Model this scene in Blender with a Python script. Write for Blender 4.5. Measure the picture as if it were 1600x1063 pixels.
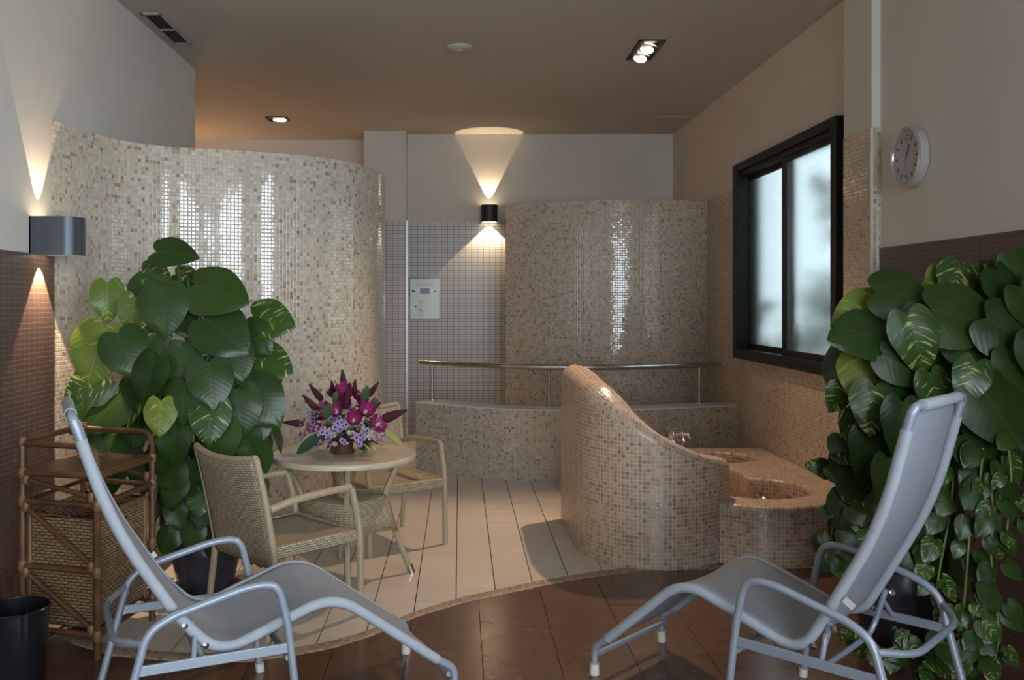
import bpy, bmesh, math, random
from mathutils import Vector, Matrix, noise
random.seed(7)
scene = bpy.context.scene
for o in list(bpy.data.objects):
    bpy.data.objects.remove(o)
COL = scene.collection

# ------------------------------------------------------------------ camera, world, exposure
F = 1415.0; VX = 718.0; VY = 472.0; CH = 1.55
cam_d = bpy.data.cameras.new('camera'); cam = bpy.data.objects.new('camera', cam_d); COL.objects.link(cam)
cam.location = (0, 0, CH); cam.rotation_euler = (math.pi / 2, 0, 0)
cam_d.sensor_fit = 'HORIZONTAL'; cam_d.sensor_width = 36.0; cam_d.lens = 36.0 * F / 1600.0
cam_d.shift_x = (800 - VX) / 1600.0; cam_d.shift_y = -(531.5 - VY) / 1600.0
cam_d.clip_start = 0.05; cam_d.clip_end = 200
scene.camera = cam
scene.view_settings.view_transform = 'Standard'; scene.view_settings.look = 'None'
scene.view_settings.gamma = 1.0; scene.view_settings.use_curve_mapping = False
scene.view_settings.exposure = 0.26
WORLD_STRENGTH = 12.0
world = bpy.data.worlds.new('sky'); scene.world = world; world.use_nodes = True
wn = world.node_tree.nodes['Background']
wn.inputs[0].default_value = (0.80, 0.91, 1.0, 1); wn.inputs[1].default_value = WORLD_STRENGTH


def portal(name, loc, rot, sx, sy):
    l = bpy.data.lights.new(name, 'AREA'); l.shape = 'RECTANGLE'; l.size = sx; l.size_y = sy
    l.cycles.is_portal = True
    o = bpy.data.objects.new(name, l); COL.objects.link(o); o.location = loc; o.rotation_euler = rot


portal('portal_side', (2.70, -2.75, 2.2), (0, math.pi / 2, 0), 2.4, 4.3)
portal('portal_side', (2.70, 1.5, 2.25), (0, math.pi / 2, 0), 1.9, 1.0)
portal('portal_rear', (1.0, -5.22, 1.8), (math.pi / 2, 0, 0), 2.6, 2.8)


def spot(name, loc, target, power, size_deg, blend, col, rad=0.03):
    l = bpy.data.lights.new(name, 'SPOT'); l.energy = power; l.spot_size = math.radians(size_deg)
    l.spot_blend = blend; l.color = col; l.shadow_soft_size = rad
    o = bpy.data.objects.new(name, l); COL.objects.link(o); o.location = loc
    d = Vector(target) - Vector(loc)
    o.rotation_euler = d.to_track_quat('-Z', 'Y').to_euler()
    return o


def point(name, loc, power, col, rad=0.1):
    l = bpy.data.lights.new(name, 'POINT'); l.energy = power; l.color = col; l.shadow_soft_size = rad
    o = bpy.data.objects.new(name, l); COL.objects.link(o); o.location = loc
    return o


WARM = (1.0, 0.70, 0.44)
WARM2 = (1.0, 0.73, 0.47)
point('corridor_light', (-3.4, 10.6, 2.3), 26, (1.0, 0.58, 0.30), 0.12)

# ------------------------------------------------------------------ helpers


def W(px, py, Y):
    return Vector(((px - VX) * Y / F, Y, CH - (py - VY) * Y / F))


class MB:
    def __init__(s):
        s.v = []; s.f = []; s.uv = []

    def add(s, vs, fs, uvs=None):
        b = len(s.v)
        s.v.extend([tuple(p) for p in vs])
        for i, f in enumerate(fs):
            s.f.append([b + k for k in f])
            s.uv.append(uvs[i] if uvs else None)

    def box(s, x0, x1, y0, y1, z0, z1, M=None):
        vs = [(x0, y0, z0), (x1, y0, z0), (x1, y1, z0), (x0, y1, z0), (x0, y0, z1), (x1, y0, z1), (x1, y1, z1), (x0, y1, z1)]
        fs = [(0, 3, 2, 1), (4, 5, 6, 7), (0, 1, 5, 4), (1, 2, 6, 5), (2, 3, 7, 6), (3, 0, 4, 7)]
        uvs = []
        for f in fs:
            q = [vs[k] for k in f]
            dx = max(a[0] for a in q) - min(a[0] for a in q); dy = max(a[1] for a in q) - min(a[1] for a in q); dz = max(a[2] for a in q) - min(a[2] for a in q)
            if dz < 1e-9: uvs.append([(a[0], a[1]) for a in q])
            elif dx < 1e-9: uvs.append([(a[1], a[2]) for a in q])
            else: uvs.append([(a[0], a[2]) for a in q])
        if M: vs = [M @ Vector(p) for p in vs]
        s.add(vs, fs, uvs)

    def bbox(s, x0, x1, y0, y1, z0, z1, b=0.004, M=None):
        """bevelled box (chamfered)"""
        bm = bmesh.new()
        bmesh.ops.create_cube(bm, size=1)
        for v in bm.verts:
            v.co = Vector((x0 + (v.co.x + .5) * (x1 - x0), y0 + (v.co.y + .5) * (y1 - y0), z0 + (v.co.z + .5) * (z1 - z0)))
        bmesh.ops.bevel(bm, geom=bm.edges[:], offset=b, segments=2, affect='EDGES', profile=0.5)
        bm.verts.index_update()
        vs = [v.co.copy() for v in bm.verts]; fs = [[v.index for v in f.verts] for f in bm.faces]
        uvs = []
        for f in bm.faces:
            n = f.normal
            if abs(n.z) > .7: uvs.append([(v.co.x, v.co.y) for v in f.verts])
            elif abs(n.x) > .7: uvs.append([(v.co.y, v.co.z) for v in f.verts])
            else: uvs.append([(v.co.x, v.co.z) for v in f.verts])
        bm.free()
        if M: vs = [M @ p for p in vs]
        s.add(vs, fs, uvs)

    def tube(s, pts, r, n=10, cap=True, closed=False):
        pts = [Vector(p) for p in pts]; m = len(pts)
        rs = r if isinstance(r, (list, tuple)) else [r] * m
        T = []
        for i in range(m):
            if closed: t = pts[(i + 1) % m] - pts[i - 1]
            else: t = pts[min(i + 1, m - 1)] - pts[max(i - 1, 0)]
            T.append(t.normalized())
        up = Vector((0, 0, 1)) if abs(T[0].z) < .9 else Vector((1, 0, 0))
        nrm = T[0].cross(up).normalized()
        vs = []; L = 0; us = []
        for i in range(m):
            if i:
                nrm = (nrm - T[i] * nrm.dot(T[i])).normalized(); L += (pts[i] - pts[i - 1]).length
            us.append(L)
            bn = T[i].cross(nrm)
            for k in range(n):
                a = 2 * math.pi * k / n
                vs.append(pts[i] + (nrm * math.cos(a) + bn * math.sin(a)) * rs[i])
        fs = []; uvs = []
        per = [2 * math.pi * max(rs) * k / n for k in range(n + 1)]
        for i in range(m if closed else m - 1):
            j = (i + 1) % m
            for k in range(n):
                k2 = (k + 1) % n
                fs.append((i * n + k, i * n + k2, j * n + k2, j * n + k))
                uvs.append([(us[i], per[k]), (us[i], per[k + 1]), (us[j], per[k + 1]), (us[j], per[k])])
        if cap and not closed:
            fs.append(tuple(range(n - 1, -1, -1))); uvs.append([(0, 0)] * n)
            fs.append(tuple((m - 1) * n + k for k in range(n))); uvs.append([(0, 0)] * n)
        s.add(vs, fs, uvs)

    def lathe(s, prof, n=28, M=None, close=False):
        vs = []; fs = []; uvs = []; L = [0]
        for i in range(1, len(prof)):
            L.append(L[-1] + math.hypot(prof[i][0] - prof[i - 1][0], prof[i][1] - prof[i - 1][1]))
        R = max(p[0] for p in prof)
        for (r, z) in prof:
            for k in range(n):
                a = 2 * math.pi * k / n
                vs.append(Vector((r * math.cos(a), r * math.sin(a), z)))
        for i in range(len(prof) - 1):
            for k in range(n):
                k2 = (k + 1) % n
                fs.append((i * n + k, i * n + k2, (i + 1) * n + k2, (i + 1) * n + k))
                u0 = 2 * math.pi * R * k / n; u1 = 2 * math.pi * R * (k + 1) / n
                uvs.append([(u0, L[i]), (u1, L[i]), (u1, L[i + 1]), (u0, L[i + 1])])
        if prof[0][0] > 1e-5 and close:
            fs.append(tuple(range(n - 1, -1, -1))); uvs.append([(0, 0)] * n)
        if prof[-1][0] > 1e-5 and close:
            b = (len(prof) - 1) * n
            fs.append(tuple(b + k for k in range(n))); uvs.append([(vs[b + k].x, vs[b + k].y) for k in range(n)])
        if M: vs = [M @ p for p in vs]
        s.add(vs, fs, uvs)

    def grid(s, P, UV=None, flip=False):
        """P[i][j] points"""
        m = len(P); n = len(P[0]); vs = [p for row in P for p in row]; fs = []; uvs = []
        for i in range(m - 1):
            for j in range(n - 1):
                q = [i * n + j, i * n + j + 1, (i + 1) * n + j + 1, (i + 1) * n + j]
                if flip: q = q[::-1]
                fs.append(q)
                if UV: uvs.append([UV[k // n][k % n] for k in q])
                else: uvs.append([(vs[k][0], vs[k][2]) for k in q])
        s.add(vs, fs, uvs)

    def mesh(s, name, mat, smooth=False, angle=None):
        me = bpy.data.meshes.new(name)
        me.from_pydata(s.v, [], s.f)
        ul = me.uv_layers.new(name='UVMap')
        for p, u in zip(me.polygons, s.uv):
            for li, k in zip(p.loop_indices, range(len(p.vertices))):
                ul.data[li].uv = u[k] if u else (0, 0)
            p.use_smooth = smooth
        if mat: me.materials.append(mat)
        me.update()
        if smooth and angle:
            me.set_sharp_from_angle(angle=math.radians(angle))
        return me

    def build(s, name, mat, parent=None, smooth=False, angle=40):
        return link(name, s.mesh(name, mat, smooth, angle), parent)


def link(name, me, parent=None):
    o = bpy.data.objects.new(name, me); COL.objects.link(o)
    if parent is not None: o.parent = parent
    return o


def tag(o, label, cat=None, group=None):
    o['label'] = label
    if cat: o['category'] = cat
    if group: o['group'] = group
    return o


def thing(name, label, cat, loc=(0, 0, 0), rz=0, group=None):
    o = bpy.data.objects.new(name, None); COL.objects.link(o); o.location = loc; o.rotation_euler = (0, 0, rz)
    o.empty_display_size = .1
    return tag(o, label, cat, group)


def struct(o, label=None):
    o['kind'] = 'structure'
    if label: o['label'] = label
    return o


def cr(pts, n=6, closed=False):
    """Catmull-Rom"""
    P = [Vector(p) for p in pts]; out = []; m = len(P)
    for i in range(m if closed else m - 1):
        if closed: a, b, c, d = P[i - 1], P[i], P[(i + 1) % m], P[(i + 2) % m]
        else:
            b, c = P[i], P[i + 1]
            a = P[i - 1] if i > 0 else b * 2 - c
            d = P[i + 2] if i + 2 < m else c * 2 - b
        for k in range(n):
            t = k / n
            out.append(0.5 * ((2 * b) + (c - a) * t + (2 * a - 5 * b + 4 * c - d) * t * t + (3 * b - a - 3 * c + d) * t ** 3))
    if not closed: out.append(P[-1])
    return out


def fillet(pts, r, n=5):
    """polyline with rounded corners"""
    P = [Vector(p) for p in pts]; out = [P[0]]
    for i in range(1, len(P) - 1):
        a = P[i - 1] - P[i]; b = P[i + 1] - P[i]
        rr = r[i - 1] if isinstance(r, (list, tuple)) else r
        k = min(rr, a.length * .49, b.length * .49)
        p0 = P[i] + a.normalized() * k; p2 = P[i] + b.normalized() * k
        for j in range(n + 1):
            t = j / n
            out.append(p0 * (1 - t) ** 2 + P[i] * 2 * t * (1 - t) + p2 * t * t)
    out.append(P[-1]); return out


def interp(x, xs, ys):
    if x <= xs[0]: return ys[0]
    for i in range(1, len(xs)):
        if x <= xs[i]:
            t = (x - xs[i - 1]) / (xs[i] - xs[i - 1]); return ys[i - 1] * (1 - t) + ys[i] * t
    return ys[-1]


# ------------------------------------------------------------------ materials


class NT:
    def __init__(s, name):
        s.m = bpy.data.materials.new(name); s.m.use_nodes = True
        s.t = s.m.node_tree; s.b = s.t.nodes['Principled BSDF']; s.out = s.t.nodes['Material Output']

    def n(s, typ, **kw):
        nd = s.t.nodes.new(typ)
        for k, v in kw.items(): setattr(nd, k, v)
        return nd

    def l(s, a, b): s.t.links.new(a, b)

    def val(s, sock, v):
        if hasattr(v, 'is_output') or isinstance(v, bpy.types.NodeSocket): s.l(v, sock)
        else: sock.default_value = v

    def math(s, op, a, b=None, c=None):
        nd = s.n('ShaderNodeMath', operation=op)
        s.val(nd.inputs[0], a)
        if b is not None: s.val(nd.inputs[1], b)
        if c is not None: s.val(nd.inputs[2], c)
        return nd.outputs[0]

    def vmath(s, op, a, b=None):
        nd = s.n('ShaderNodeVectorMath', operation=op)
        s.val(nd.inputs[0], a)
        if b is not None:
            s.val(nd.inputs[3] if op == 'SCALE' else nd.inputs[1], b)
        return nd.outputs[0]

    def mix(s, fac, a, b):
        nd = s.n('ShaderNodeMix', data_type='RGBA')
        s.val(nd.inputs[0], fac); s.val(nd.inputs[6], c4(a)); s.val(nd.inputs[7], c4(b))
        return nd.outputs[2]

    def ramp(s, fac, stops, interp='LINEAR'):
        nd = s.n('ShaderNodeValToRGB'); cr_ = nd.color_ramp; cr_.interpolation = interp
        while len(cr_.elements) < len(stops): cr_.elements.new(.5)
        for e, (p, c) in zip(cr_.elements, stops):
            e.position = p; e.color = c4(c)
        s.l(fac, nd.inputs[0]); return nd.outputs[0]

    def noise(s, scale, detail=2, vec=None, rough=.5):
        nd = s.n('ShaderNodeTexNoise'); nd.inputs['Scale'].default_value = scale; nd.inputs['Detail'].default_value = detail
        nd.inputs['Roughness'].default_value = rough
        if vec is not None: s.l(vec, nd.inputs['Vector'])
        return nd

    def bump(s, h, strength=.3, dist=.002, normal=None):
        nd = s.n('ShaderNodeBump'); nd.inputs['Strength'].default_value = strength; nd.inputs['Distance'].default_value = dist
        s.l(h, nd.inputs['Height'])
        if normal is not None: s.l(normal, nd.inputs['Normal'])
        s.l(nd.outputs[0], s.b.inputs['Normal'])
        return nd.outputs[0]

    def set(s, **kw):
        for k, v in kw.items():
            s.val(s.b.inputs[k.replace('_', ' ')], c4(v) if k in ('Base_Color', 'Emission_Color') else v)
        return s


def c4(c):
    if isinstance(c, bpy.types.NodeSocket): return c
    if isinstance(c, (int, float)): return (c, c, c, 1)
    return tuple(c) + ((1,) if len(c) == 3 else ())


def simple(name, col, rough=.5, metal=0, var=.0, vscale=20, bump=0, bscale=200, **kw):
    k = NT(name)
    k.set(Roughness=rough, Metallic=metal, **kw)
    tc = k.n('ShaderNodeTexCoord').outputs['Object']
    if var:
        nz = k.noise(vscale, 3, tc).outputs[0]
        a = tuple(max(0, x * (1 - var)) for x in col); b = tuple(min(1, x * (1 + var)) for x in col)
        k.set(Base_Color=k.ramp(nz, [(.3, a), (.7, b)]))
    else:
        nz = k.noise(3, 2, tc).outputs[0]
        k.set(Base_Color=k.ramp(nz, [(.3, tuple(x * .98 for x in col)), (.7, col)]))
    if bump:
        k.bump(k.noise(bscale, 2, tc).outputs[0], bump, .002)
    return k.m


def mosaic(name, palette, grout, pitch=.0245, gap=.07, rough=.1, jitter=.02, ior=1.6, cloud=.25):
    k = NT(name)
    uv = k.n('ShaderNodeTexCoord').outputs['UV']
    sc = k.vmath('SCALE', uv, 1.0 / pitch)
    cell = k.vmath('FLOOR', sc); fr = k.vmath('FRACTION', sc)
    wnz = k.n('ShaderNodeTexWhiteNoise', noise_dimensions='3D'); k.l(cell, wnz.inputs['Vector'])
    sep = k.n('ShaderNodeSeparateXYZ'); k.l(fr, sep.inputs[0])
    ex = k.math('MINIMUM', sep.outputs[0], k.math('SUBTRACT', 1.0, sep.outputs[0]))
    ey = k.math('MINIMUM', sep.outputs[1], k.math('SUBTRACT', 1.0, sep.outputs[1]))
    e = k.math('MINIMUM', ex, ey)
    mr = k.n('ShaderNodeMapRange', interpolation_type='SMOOTHSTEP'); k.l(e, mr.inputs[0])
    mr.inputs[1].default_value = gap * .7; mr.inputs[2].default_value = gap * 1.35
    mask = mr.outputs[0]
    stops = []; tot = sum(p[0] for p in palette); acc = 0
    for w_, c in palette:
        stops.append((acc / tot, c)); acc += w_
    col = k.ramp(wnz.outputs[0], stops, 'CONSTANT')
    # marble clouding inside the tile
    nz = k.noise(70, 3, uv).outputs[0]
    cl = k.math('MULTIPLY_ADD', nz, cloud * 2, 1 - cloud)
    colv = k.vmath('SCALE', col, cl)
    k.set(Base_Color=k.mix(mask, grout, colv))
    k.set(Roughness=k.math('MULTIPLY_ADD', mask, rough - .75, .75), IOR=ior)
    k.set(Specular_IOR_Level=k.math('MULTIPLY_ADD', mask, .45, .05))
    geo = k.n('ShaderNodeNewGeometry')
    wn2 = k.n('ShaderNodeTexWhiteNoise', noise_dimensions='3D'); k.l(k.vmath('ADD', cell, (17.3, 5.1, 2.2)), wn2.inputs['Vector'])
    j = k.vmath('SCALE', k.vmath('SUBTRACT', wn2.outputs[1], (.5, .5, .5)), jitter * 2)
    nn = k.vmath('NORMALIZE', k.vmath('ADD', geo.outputs['Normal'], j))
    mr2 = k.n('ShaderNodeMapRange', interpolation_type='SMOOTHSTEP'); k.l(e, mr2.inputs[0])
    mr2.inputs[1].default_value = gap * .3; mr2.inputs[2].default_value = gap * 2.4
    k.bump(mr2.outputs[0], .5, .0015, nn)
    return k.m


def bricktile(name, c1, c2, mortar, bw, bh, ms, rough=.4, offset=0.0, bump=.5, ior=1.5):
    k = NT(name)
    uv = k.n('ShaderNodeTexCoord').outputs['UV']
    br = k.n('ShaderNodeTexBrick'); k.l(uv, br.inputs['Vector'])
    br.offset = offset; br.squash = 1.0
    br.inputs['Color1'].default_value = c4(c1); br.inputs['Color2'].default_value = c4(c2); br.inputs['Mortar'].default_value = c4(mortar)
    br.inputs['Scale'].default_value = 1.0; br.inputs['Mortar Size'].default_value = ms; br.inputs['Mortar Smooth'].default_value = .1
    br.inputs['Bias'].default_value = 0; br.inputs['Brick Width'].default_value = bw; br.inputs['Row Height'].default_value = bh
    k.set(Base_Color=br.outputs[0], Roughness=rough, IOR=ior)
    inv = k.math('SUBTRACT', 1.0, br.outputs[1])
    k.bump(inv, bump, .002)
    return k.m


def weave(name, ca, cb, dark, sx, sy, rough=.55, bump=.8, dist=.003):
    k = NT(name)
    uv = k.n('ShaderNodeTexCoord').outputs['UV']
    sep = k.n('ShaderNodeSeparateXYZ'); k.l(uv, sep.inputs[0])
    v = k.math('DIVIDE', sep.outputs[1], sy); row = k.math('FLOOR', v); fv = k.math('FRACT', v)
    rm = k.math('POWER', k.math('SINE', k.math('MULTIPLY', fv, math.pi)), .6)
    ph = k.math('ADD', k.math('DIVIDE', sep.outputs[0], sx), k.math('MULTIPLY', row, .5))
    h = k.math('ABSOLUTE', k.math('SINE', k.math('MULTIPLY', ph, math.pi)))
    hh = k.math('MULTIPLY', rm, k.math('MULTIPLY_ADD', h, .7, .3))
    wn_ = k.n('ShaderNodeTexWhiteNoise', noise_dimensions='2D')
    cm = k.n('ShaderNodeCombineXYZ'); k.l(k.math('FLOOR', ph), cm.inputs[0]); k.l(row, cm.inputs[1]); k.l(cm.outputs[0], wn_.inputs['Vector'])
    base = k.mix(wn_.outputs[0], ca, cb)
    mr = k.n('ShaderNodeMapRange'); k.l(hh, mr.inputs[0]); mr.inputs[1].default_value = .12; mr.inputs[2].default_value = .62
    k.set(Base_Color=k.mix(mr.outputs[0], dark, base), Roughness=rough)  # shade in the dips between strands, put into the colour by strand height
    k.bump(hh, bump, dist)
    return k.m


def emit(name, col, strength):
    k = NT(name); k.set(Base_Color=(0, 0, 0), Emission_Color=col, Emission_Strength=strength)
    return k.m


PLASTER = simple('plaster', (.64, .60, .54), .85, var=.03, vscale=2, bump=.05, bscale=60)
CEIL = simple('ceiling_paint', (.52, .485, .44), .9, var=.02, vscale=1.5)
PALE = [(30, (.52, .46, .37)), (26, (.60, .54, .44)), (18, (.46, .39, .30)), (14, (.54, .45, .36)), (7, (.38, .30, .225)), (5, (.29, .225, .165))]
MID = [(30, (.42, .34, .26)), (24, (.48, .40, .31)), (20, (.36, .28, .21)), (14, (.44, .34, .25)), (8, (.30, .225, .165)), (4, (.24, .175, .13))]
PINK = [(26, (.40, .29, .215)), (22, (.46, .34, .25)), (22, (.34, .24, .175)), (14, (.43, .33, .25)), (11, (.29, .195, .14)), (5, (.24, .16, .11))]
PALE = [(w_, tuple(x * 1.06 for x in c)) for w_, c in PALE]
MID = [(w_, (c[0] * 1.22, c[1] * 1.24, c[2] * 1.28)) for w_, c in MID]
PINK = [(w_, (c[0] * 1.26, c[1] * 1.24, c[2] * 1.28)) for w_, c in PINK]
MOS_L = mosaic('mosaic_cream', PALE, (.50, .46, .40), rough=.07, jitter=.006, ior=1.75)
MOS_B = mosaic('mosaic_beige', MID, (.54, .48, .41), rough=.10, jitter=.02, ior=1.7)
MOS_F = mosaic('mosaic_pink_beige', PINK, (.70, .60, .49), rough=.24, jitter=.02, gap=.06, ior=1.6)
MOS_E = mosaic('mosaic_edge', [(w_, tuple(x * .72 for x in c)) for w_, c in PINK], (.34, .26, .18), pitch=.022, rough=.5, jitter=.02, ior=1.4)
BROWN_W = bricktile('brown_wall_mosaic', (.098, .060, .048), (.085, .052, .042), (.17, .12, .10), .052, .0262, .0016, .28)
GREY_W = bricktile('grey_wall_tile', (.56, .54, .53), (.53, .51, .50), (.13, .125, .14), .07, .03, .0024, .35)


def floor_tile(name, ca, cb, rough, ior=1.5):
    k = NT(name)
    oi = k.n('ShaderNodeObjectInfo').outputs['Random']
    tc = k.n('ShaderNodeTexCoord').outputs['UV']
    nz = k.noise(9, 5, tc, .65).outputs[0]
    mixv = k.math('ADD', k.math('MULTIPLY', oi, .35), k.math('MULTIPLY', nz, .8))
    k.set(Base_Color=k.ramp(mixv, [(.2, ca), (.9, cb)]), Roughness=k.math('MULTIPLY_ADD', nz, .12, rough - .06), IOR=ior)
    k.bump(k.noise(12, 1, tc).outputs[0], .03, .004)
    return k.m


TILE_WHITE = floor_tile('white_floor_tile', (.58, .51, .44), (.68, .60, .53), .30)
TILE_BROWN = floor_tile('brown_floor_tile', (.088, .042, .027), (.135, .068, .043), .21, 1.55)
GROUT_D = simple('dark_grout', (.055, .042, .035), .9)
LMETAL = simple('lounger_metal', (.29, .33, .40), .35, .25)


def fabric(name, col, s=900):
    k = NT(name)
    uv = k.n('ShaderNodeTexCoord').outputs['UV']
    wv = k.n('ShaderNodeTexWave', wave_type='BANDS', bands_direction='X'); wv.inputs['Scale'].default_value = s / 6.283
    k.l(uv, wv.inputs[0])
    wv2 = k.n('ShaderNodeTexWave', wave_type='BANDS', bands_direction='Y'); wv2.inputs['Scale'].default_value = s / 6.283
    k.l(uv, wv2.inputs[0])
    h = k.math('ADD', wv.outputs[1], wv2.outputs[1])
    nz = k.noise(7, 3, uv).outputs[0]
    k.set(Base_Color=k.ramp(nz, [(.3, tuple(x * .9 for x in col)), (.7, col)]), Roughness=.75)
    k.bump(h, .12, .0008)
    return k.m


SLING = fabric('sling_fabric', (.29, .31, .36))
SLEEVE = fabric('sling_sleeve', (.35, .385, .44))
WICKER = weave('wicker_beige', (.50, .41, .29), (.40, .32, .215), (.17, .125, .08), .022, .0115, dist=.005)
WICKER_S = simple('wicker_strand', (.40, .315, .21), .5, var=.2, vscale=120, bump=.6, bscale=300)
TABLETOP = simple('tabletop_travertine', (.56, .46, .34), .25, var=.12, vscale=9)
RATTAN = simple('rattan_cane', (.105, .048, .021), .35, var=.3, vscale=14)
RATTAN_W = simple('rattan_wrap', (.165, .085, .038), .45, var=.3, vscale=90, bump=.6, bscale=240)
BASKETW = weave('basket_weave', (.30, .19, .105), (.21, .125, .065), (.03, .016, .008), .034, .014, bump=1, dist=.005)
RSHELF = weave('rattan_shelf', (.15, .065, .032), (.13, .055, .028), (.09, .035, .02), .2, .008, rough=.3, bump=.3)
STEEL = simple('brushed_steel', (.55, .54, .53), .22, 1.0)
CHROME = simple('chrome', (.75, .75, .77), .08, 1.0)
BLACKF = simple('window_frame_black', (.008, .008, .008), .5, Specular_IOR_Level=.25)
LAMPM = simple('lamp_grey_metal', (.085, .095, .11), .4, .5)
LAMPDK = simple('lamp_dark_metal', (.035, .033, .032), .45, .4)
POTB = simple('pot_dark_glaze', (.035, .034, .045), .28, var=.4, vscale=12, bump=.2, bscale=40)
TERRA = simple('terracotta', (.28, .10, .05), .7, var=.15)
SOIL = simple('soil', (.03, .02, .013), .95, bump=1, bscale=90)
MOSS = simple('moss_pole', (.055, .035, .018), .95, var=.5, vscale=60, bump=1, bscale=150)
STEMG = simple('vine_stem', (.13, .22, .045), .5)
STEMB = simple('vine_stem_brown', (.09, .06, .03), .7)
BLACKP = simple('black_plastic', (.008, .009, .011), .25)
WHITEP = simple('white_plastic', (.62, .60, .56), .4)
TRIMW = simple('white_trim', (.62, .60, .56), .35)
SLABT = simple('ledge_slab', (.62, .61, .61), .3, var=.05)


def leafmat(name, base, dark, streak, amount, rough=.29):
    k = NT(name)
    uv = k.n('ShaderNodeTexCoord').outputs['UV']
    oi = k.n('ShaderNodeObjectInfo').outputs['Random']
    sep = k.n('ShaderNodeSeparateXYZ'); k.l(uv, sep.inputs[0])
    au = k.math('ABSOLUTE', k.math('SUBTRACT', sep.outputs[0], .5))
    vv = k.math('SUBTRACT', sep.outputs[1], k.math('MULTIPLY', au, .75))
    cmb = k.n('ShaderNodeCombineXYZ'); k.l(k.math('MULTIPLY', vv, 15.0), cmb.inputs[0])
    k.l(k.math('MULTIPLY', sep.outputs[0], 2.6), cmb.inputs[1]); k.l(k.math('MULTIPLY', oi, 90), cmb.inputs[2])
    nz = k.noise(1.0, 3, cmb.outputs[0], .6).outputs[0]
    lo = .62 - amount
    msk = k.ramp(nz, [(lo, (0, 0, 0)), (lo + .07, (1, 1, 1))])
    nz2 = k.noise(3.0, 2, uv).outputs[0]
    g = k.mix(k.math('MULTIPLY_ADD', oi, .6, k.math('MULTIPLY', nz2, .4)), dark, base)
    # veins: pale midrib
    rib = k.math('LESS_THAN', au, .012)
    c = k.mix(msk, g, streak)
    c = k.mix(k.math('MULTIPLY', rib, .3), c, tuple(min(1, x * 1.8) for x in base))
    k.set(Base_Color=c, Roughness=rough, IOR=1.45, Specular_IOR_Level=.36)
    wv = k.n('ShaderNodeTexWave', wave_type='BANDS', bands_direction='X'); wv.inputs['Scale'].default_value = 1.0
    cm2 = k.n('ShaderNodeCombineXYZ'); k.l(k.math('MULTIPLY', vv, 3.0), cm2.inputs[0]); k.l(cm2.outputs[0], wv.inputs[0])
    k.bump(wv.outputs[1], .10, .002)
    return k.m


LEAFM = [leafmat('leaf_dark', (.034, .070, .013), (.014, .036, .009), (.07, .13, .03), -.12),
         leafmat('leaf_variegated', (.042, .088, .016), (.018, .045, .010), (.36, .40, .15), .045),
         leafmat('leaf_yellow_green', (.15, .20, .03), (.08, .13, .02), (.36, .36, .09), .02)]

# ------------------------------------------------------------------ the room shell
XL = -2.23; XR = 2.5; XC = 2.474; CZ = 3.515; YB = 10.61; YREAR = -5.0


def curve_edge(x):   # front edge of the pale floor
    return interp(x, [-2.3, -2.0, -1.75, -1.52, -1.25, -.93, -.74, -.575, -.4155, -.214, .023, .192, .462, .745, 1.05, 1.5, 2.6],
                  [4.60, 4.35, 4.10, 3.965, 3.91, 3.89, 3.96, 4.047, 4.19, 4.449, 4.667, 4.778, 4.95, 5.095, 5.21, 5.25, 5.3])


m = MB(); m.box(-5.2, 2.9, -5.3, 11.2, -.2, -.006)
floor = struct(m.build('floor', GROUT_D), 'floor of brown stone tiles meeting a curved field of pale tiles')
# pale tiles
TW = .2103; EDGEW = .09
for i in range(-9, 6):
    x0 = -.018 + i * TW + .0028; x1 = -.018 + (i + 1) * TW - .0028
    off = random.uniform(-.02, .02)
    for j in range(-6, 17):
        y0 = 5.096 + j * TW + off + .0012; y1 = y0 + TW - .0024
        if x1 < -1.55 or x0 > 1.0: continue
        if y0 > 8.35 or (y0 > 6.6 and x1 < -.75): continue
        n = 6; xs = [x0 + (x1 - x0) * k / n for k in range(n + 1)]
        lo = [max(y0, curve_edge(x) + EDGEW) for x in xs]
        if min(lo) > y1 - .004: continue
        lo = [min(a, y1 - .002) for a in lo]
        z = random.uniform(-.0006, .0006)
        m = MB()
        top = [(x, a, z) for x, a in zip(xs, lo)] + [(x1, y1, z), (x0, y1, z)]
        if max(lo) <= y0 + 1e-6: top = [(x0, y0, z), (x1, y0, z), (x1, y1, z), (x0, y1, z)]
        q = len(top)
        bot = [(a, b, z - .006) for a, b, c in top]
        ou = random.random() * 9
        m.add(top + bot, [tuple(range(q))] + [(k, q + k, q + (k + 1) % q, (k + 1) % q) for k in range(q)],
              [[(p[0] + ou, p[1]) for p in top]] + [[(0, 0)] * 4] * q)
        m.build('pale_tile', TILE_WHITE, floor)
# brown tiles
TB = .331
for i in range(-8, 8):
    x0 = .099 + i * TB + .0015; x1 = .099 + (i + 1) * TB - .0015
    off = random.uniform(-.03, .03)
    for j in range(-7, 5):
        y0 = 3.99 + j * TB + off + .001; y1 = y0 + TB - .002
        xa = max(x0, XL + .01); xb = min(x1, XC - .01)
        if xb - xa < .03 or y0 < 1.9: continue
        n = 8; xs = [xa + (xb - xa) * k / n for k in range(n + 1)]
        hi = [min(y1, curve_edge(x)) for x in xs]
        if max(hi) < y0 + .004: continue
        hi = [max(a, y0 + .002) for a in hi]
        z = random.uniform(-.0006, .0006)
        top = [(xa, y0, z), (xb, y0, z)] + [(x, a, z) for x, a in zip(xs[::-1], hi[::-1])]
        q = len(top); bot = [(a, b, z - .006) for a, b, c in top]; ou = random.random() * 9
        m = MB()
        m.add(top + bot, [tuple(range(q))] + [(k, q + k, q + (k + 1) % q, (k + 1) % q) for k in range(q)],
              [[(p[0] + ou, p[1]) for p in top]] + [[(0, 0)] * 4] * q)
        m.build('brown_tile', TILE_BROWN, floor)
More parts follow.
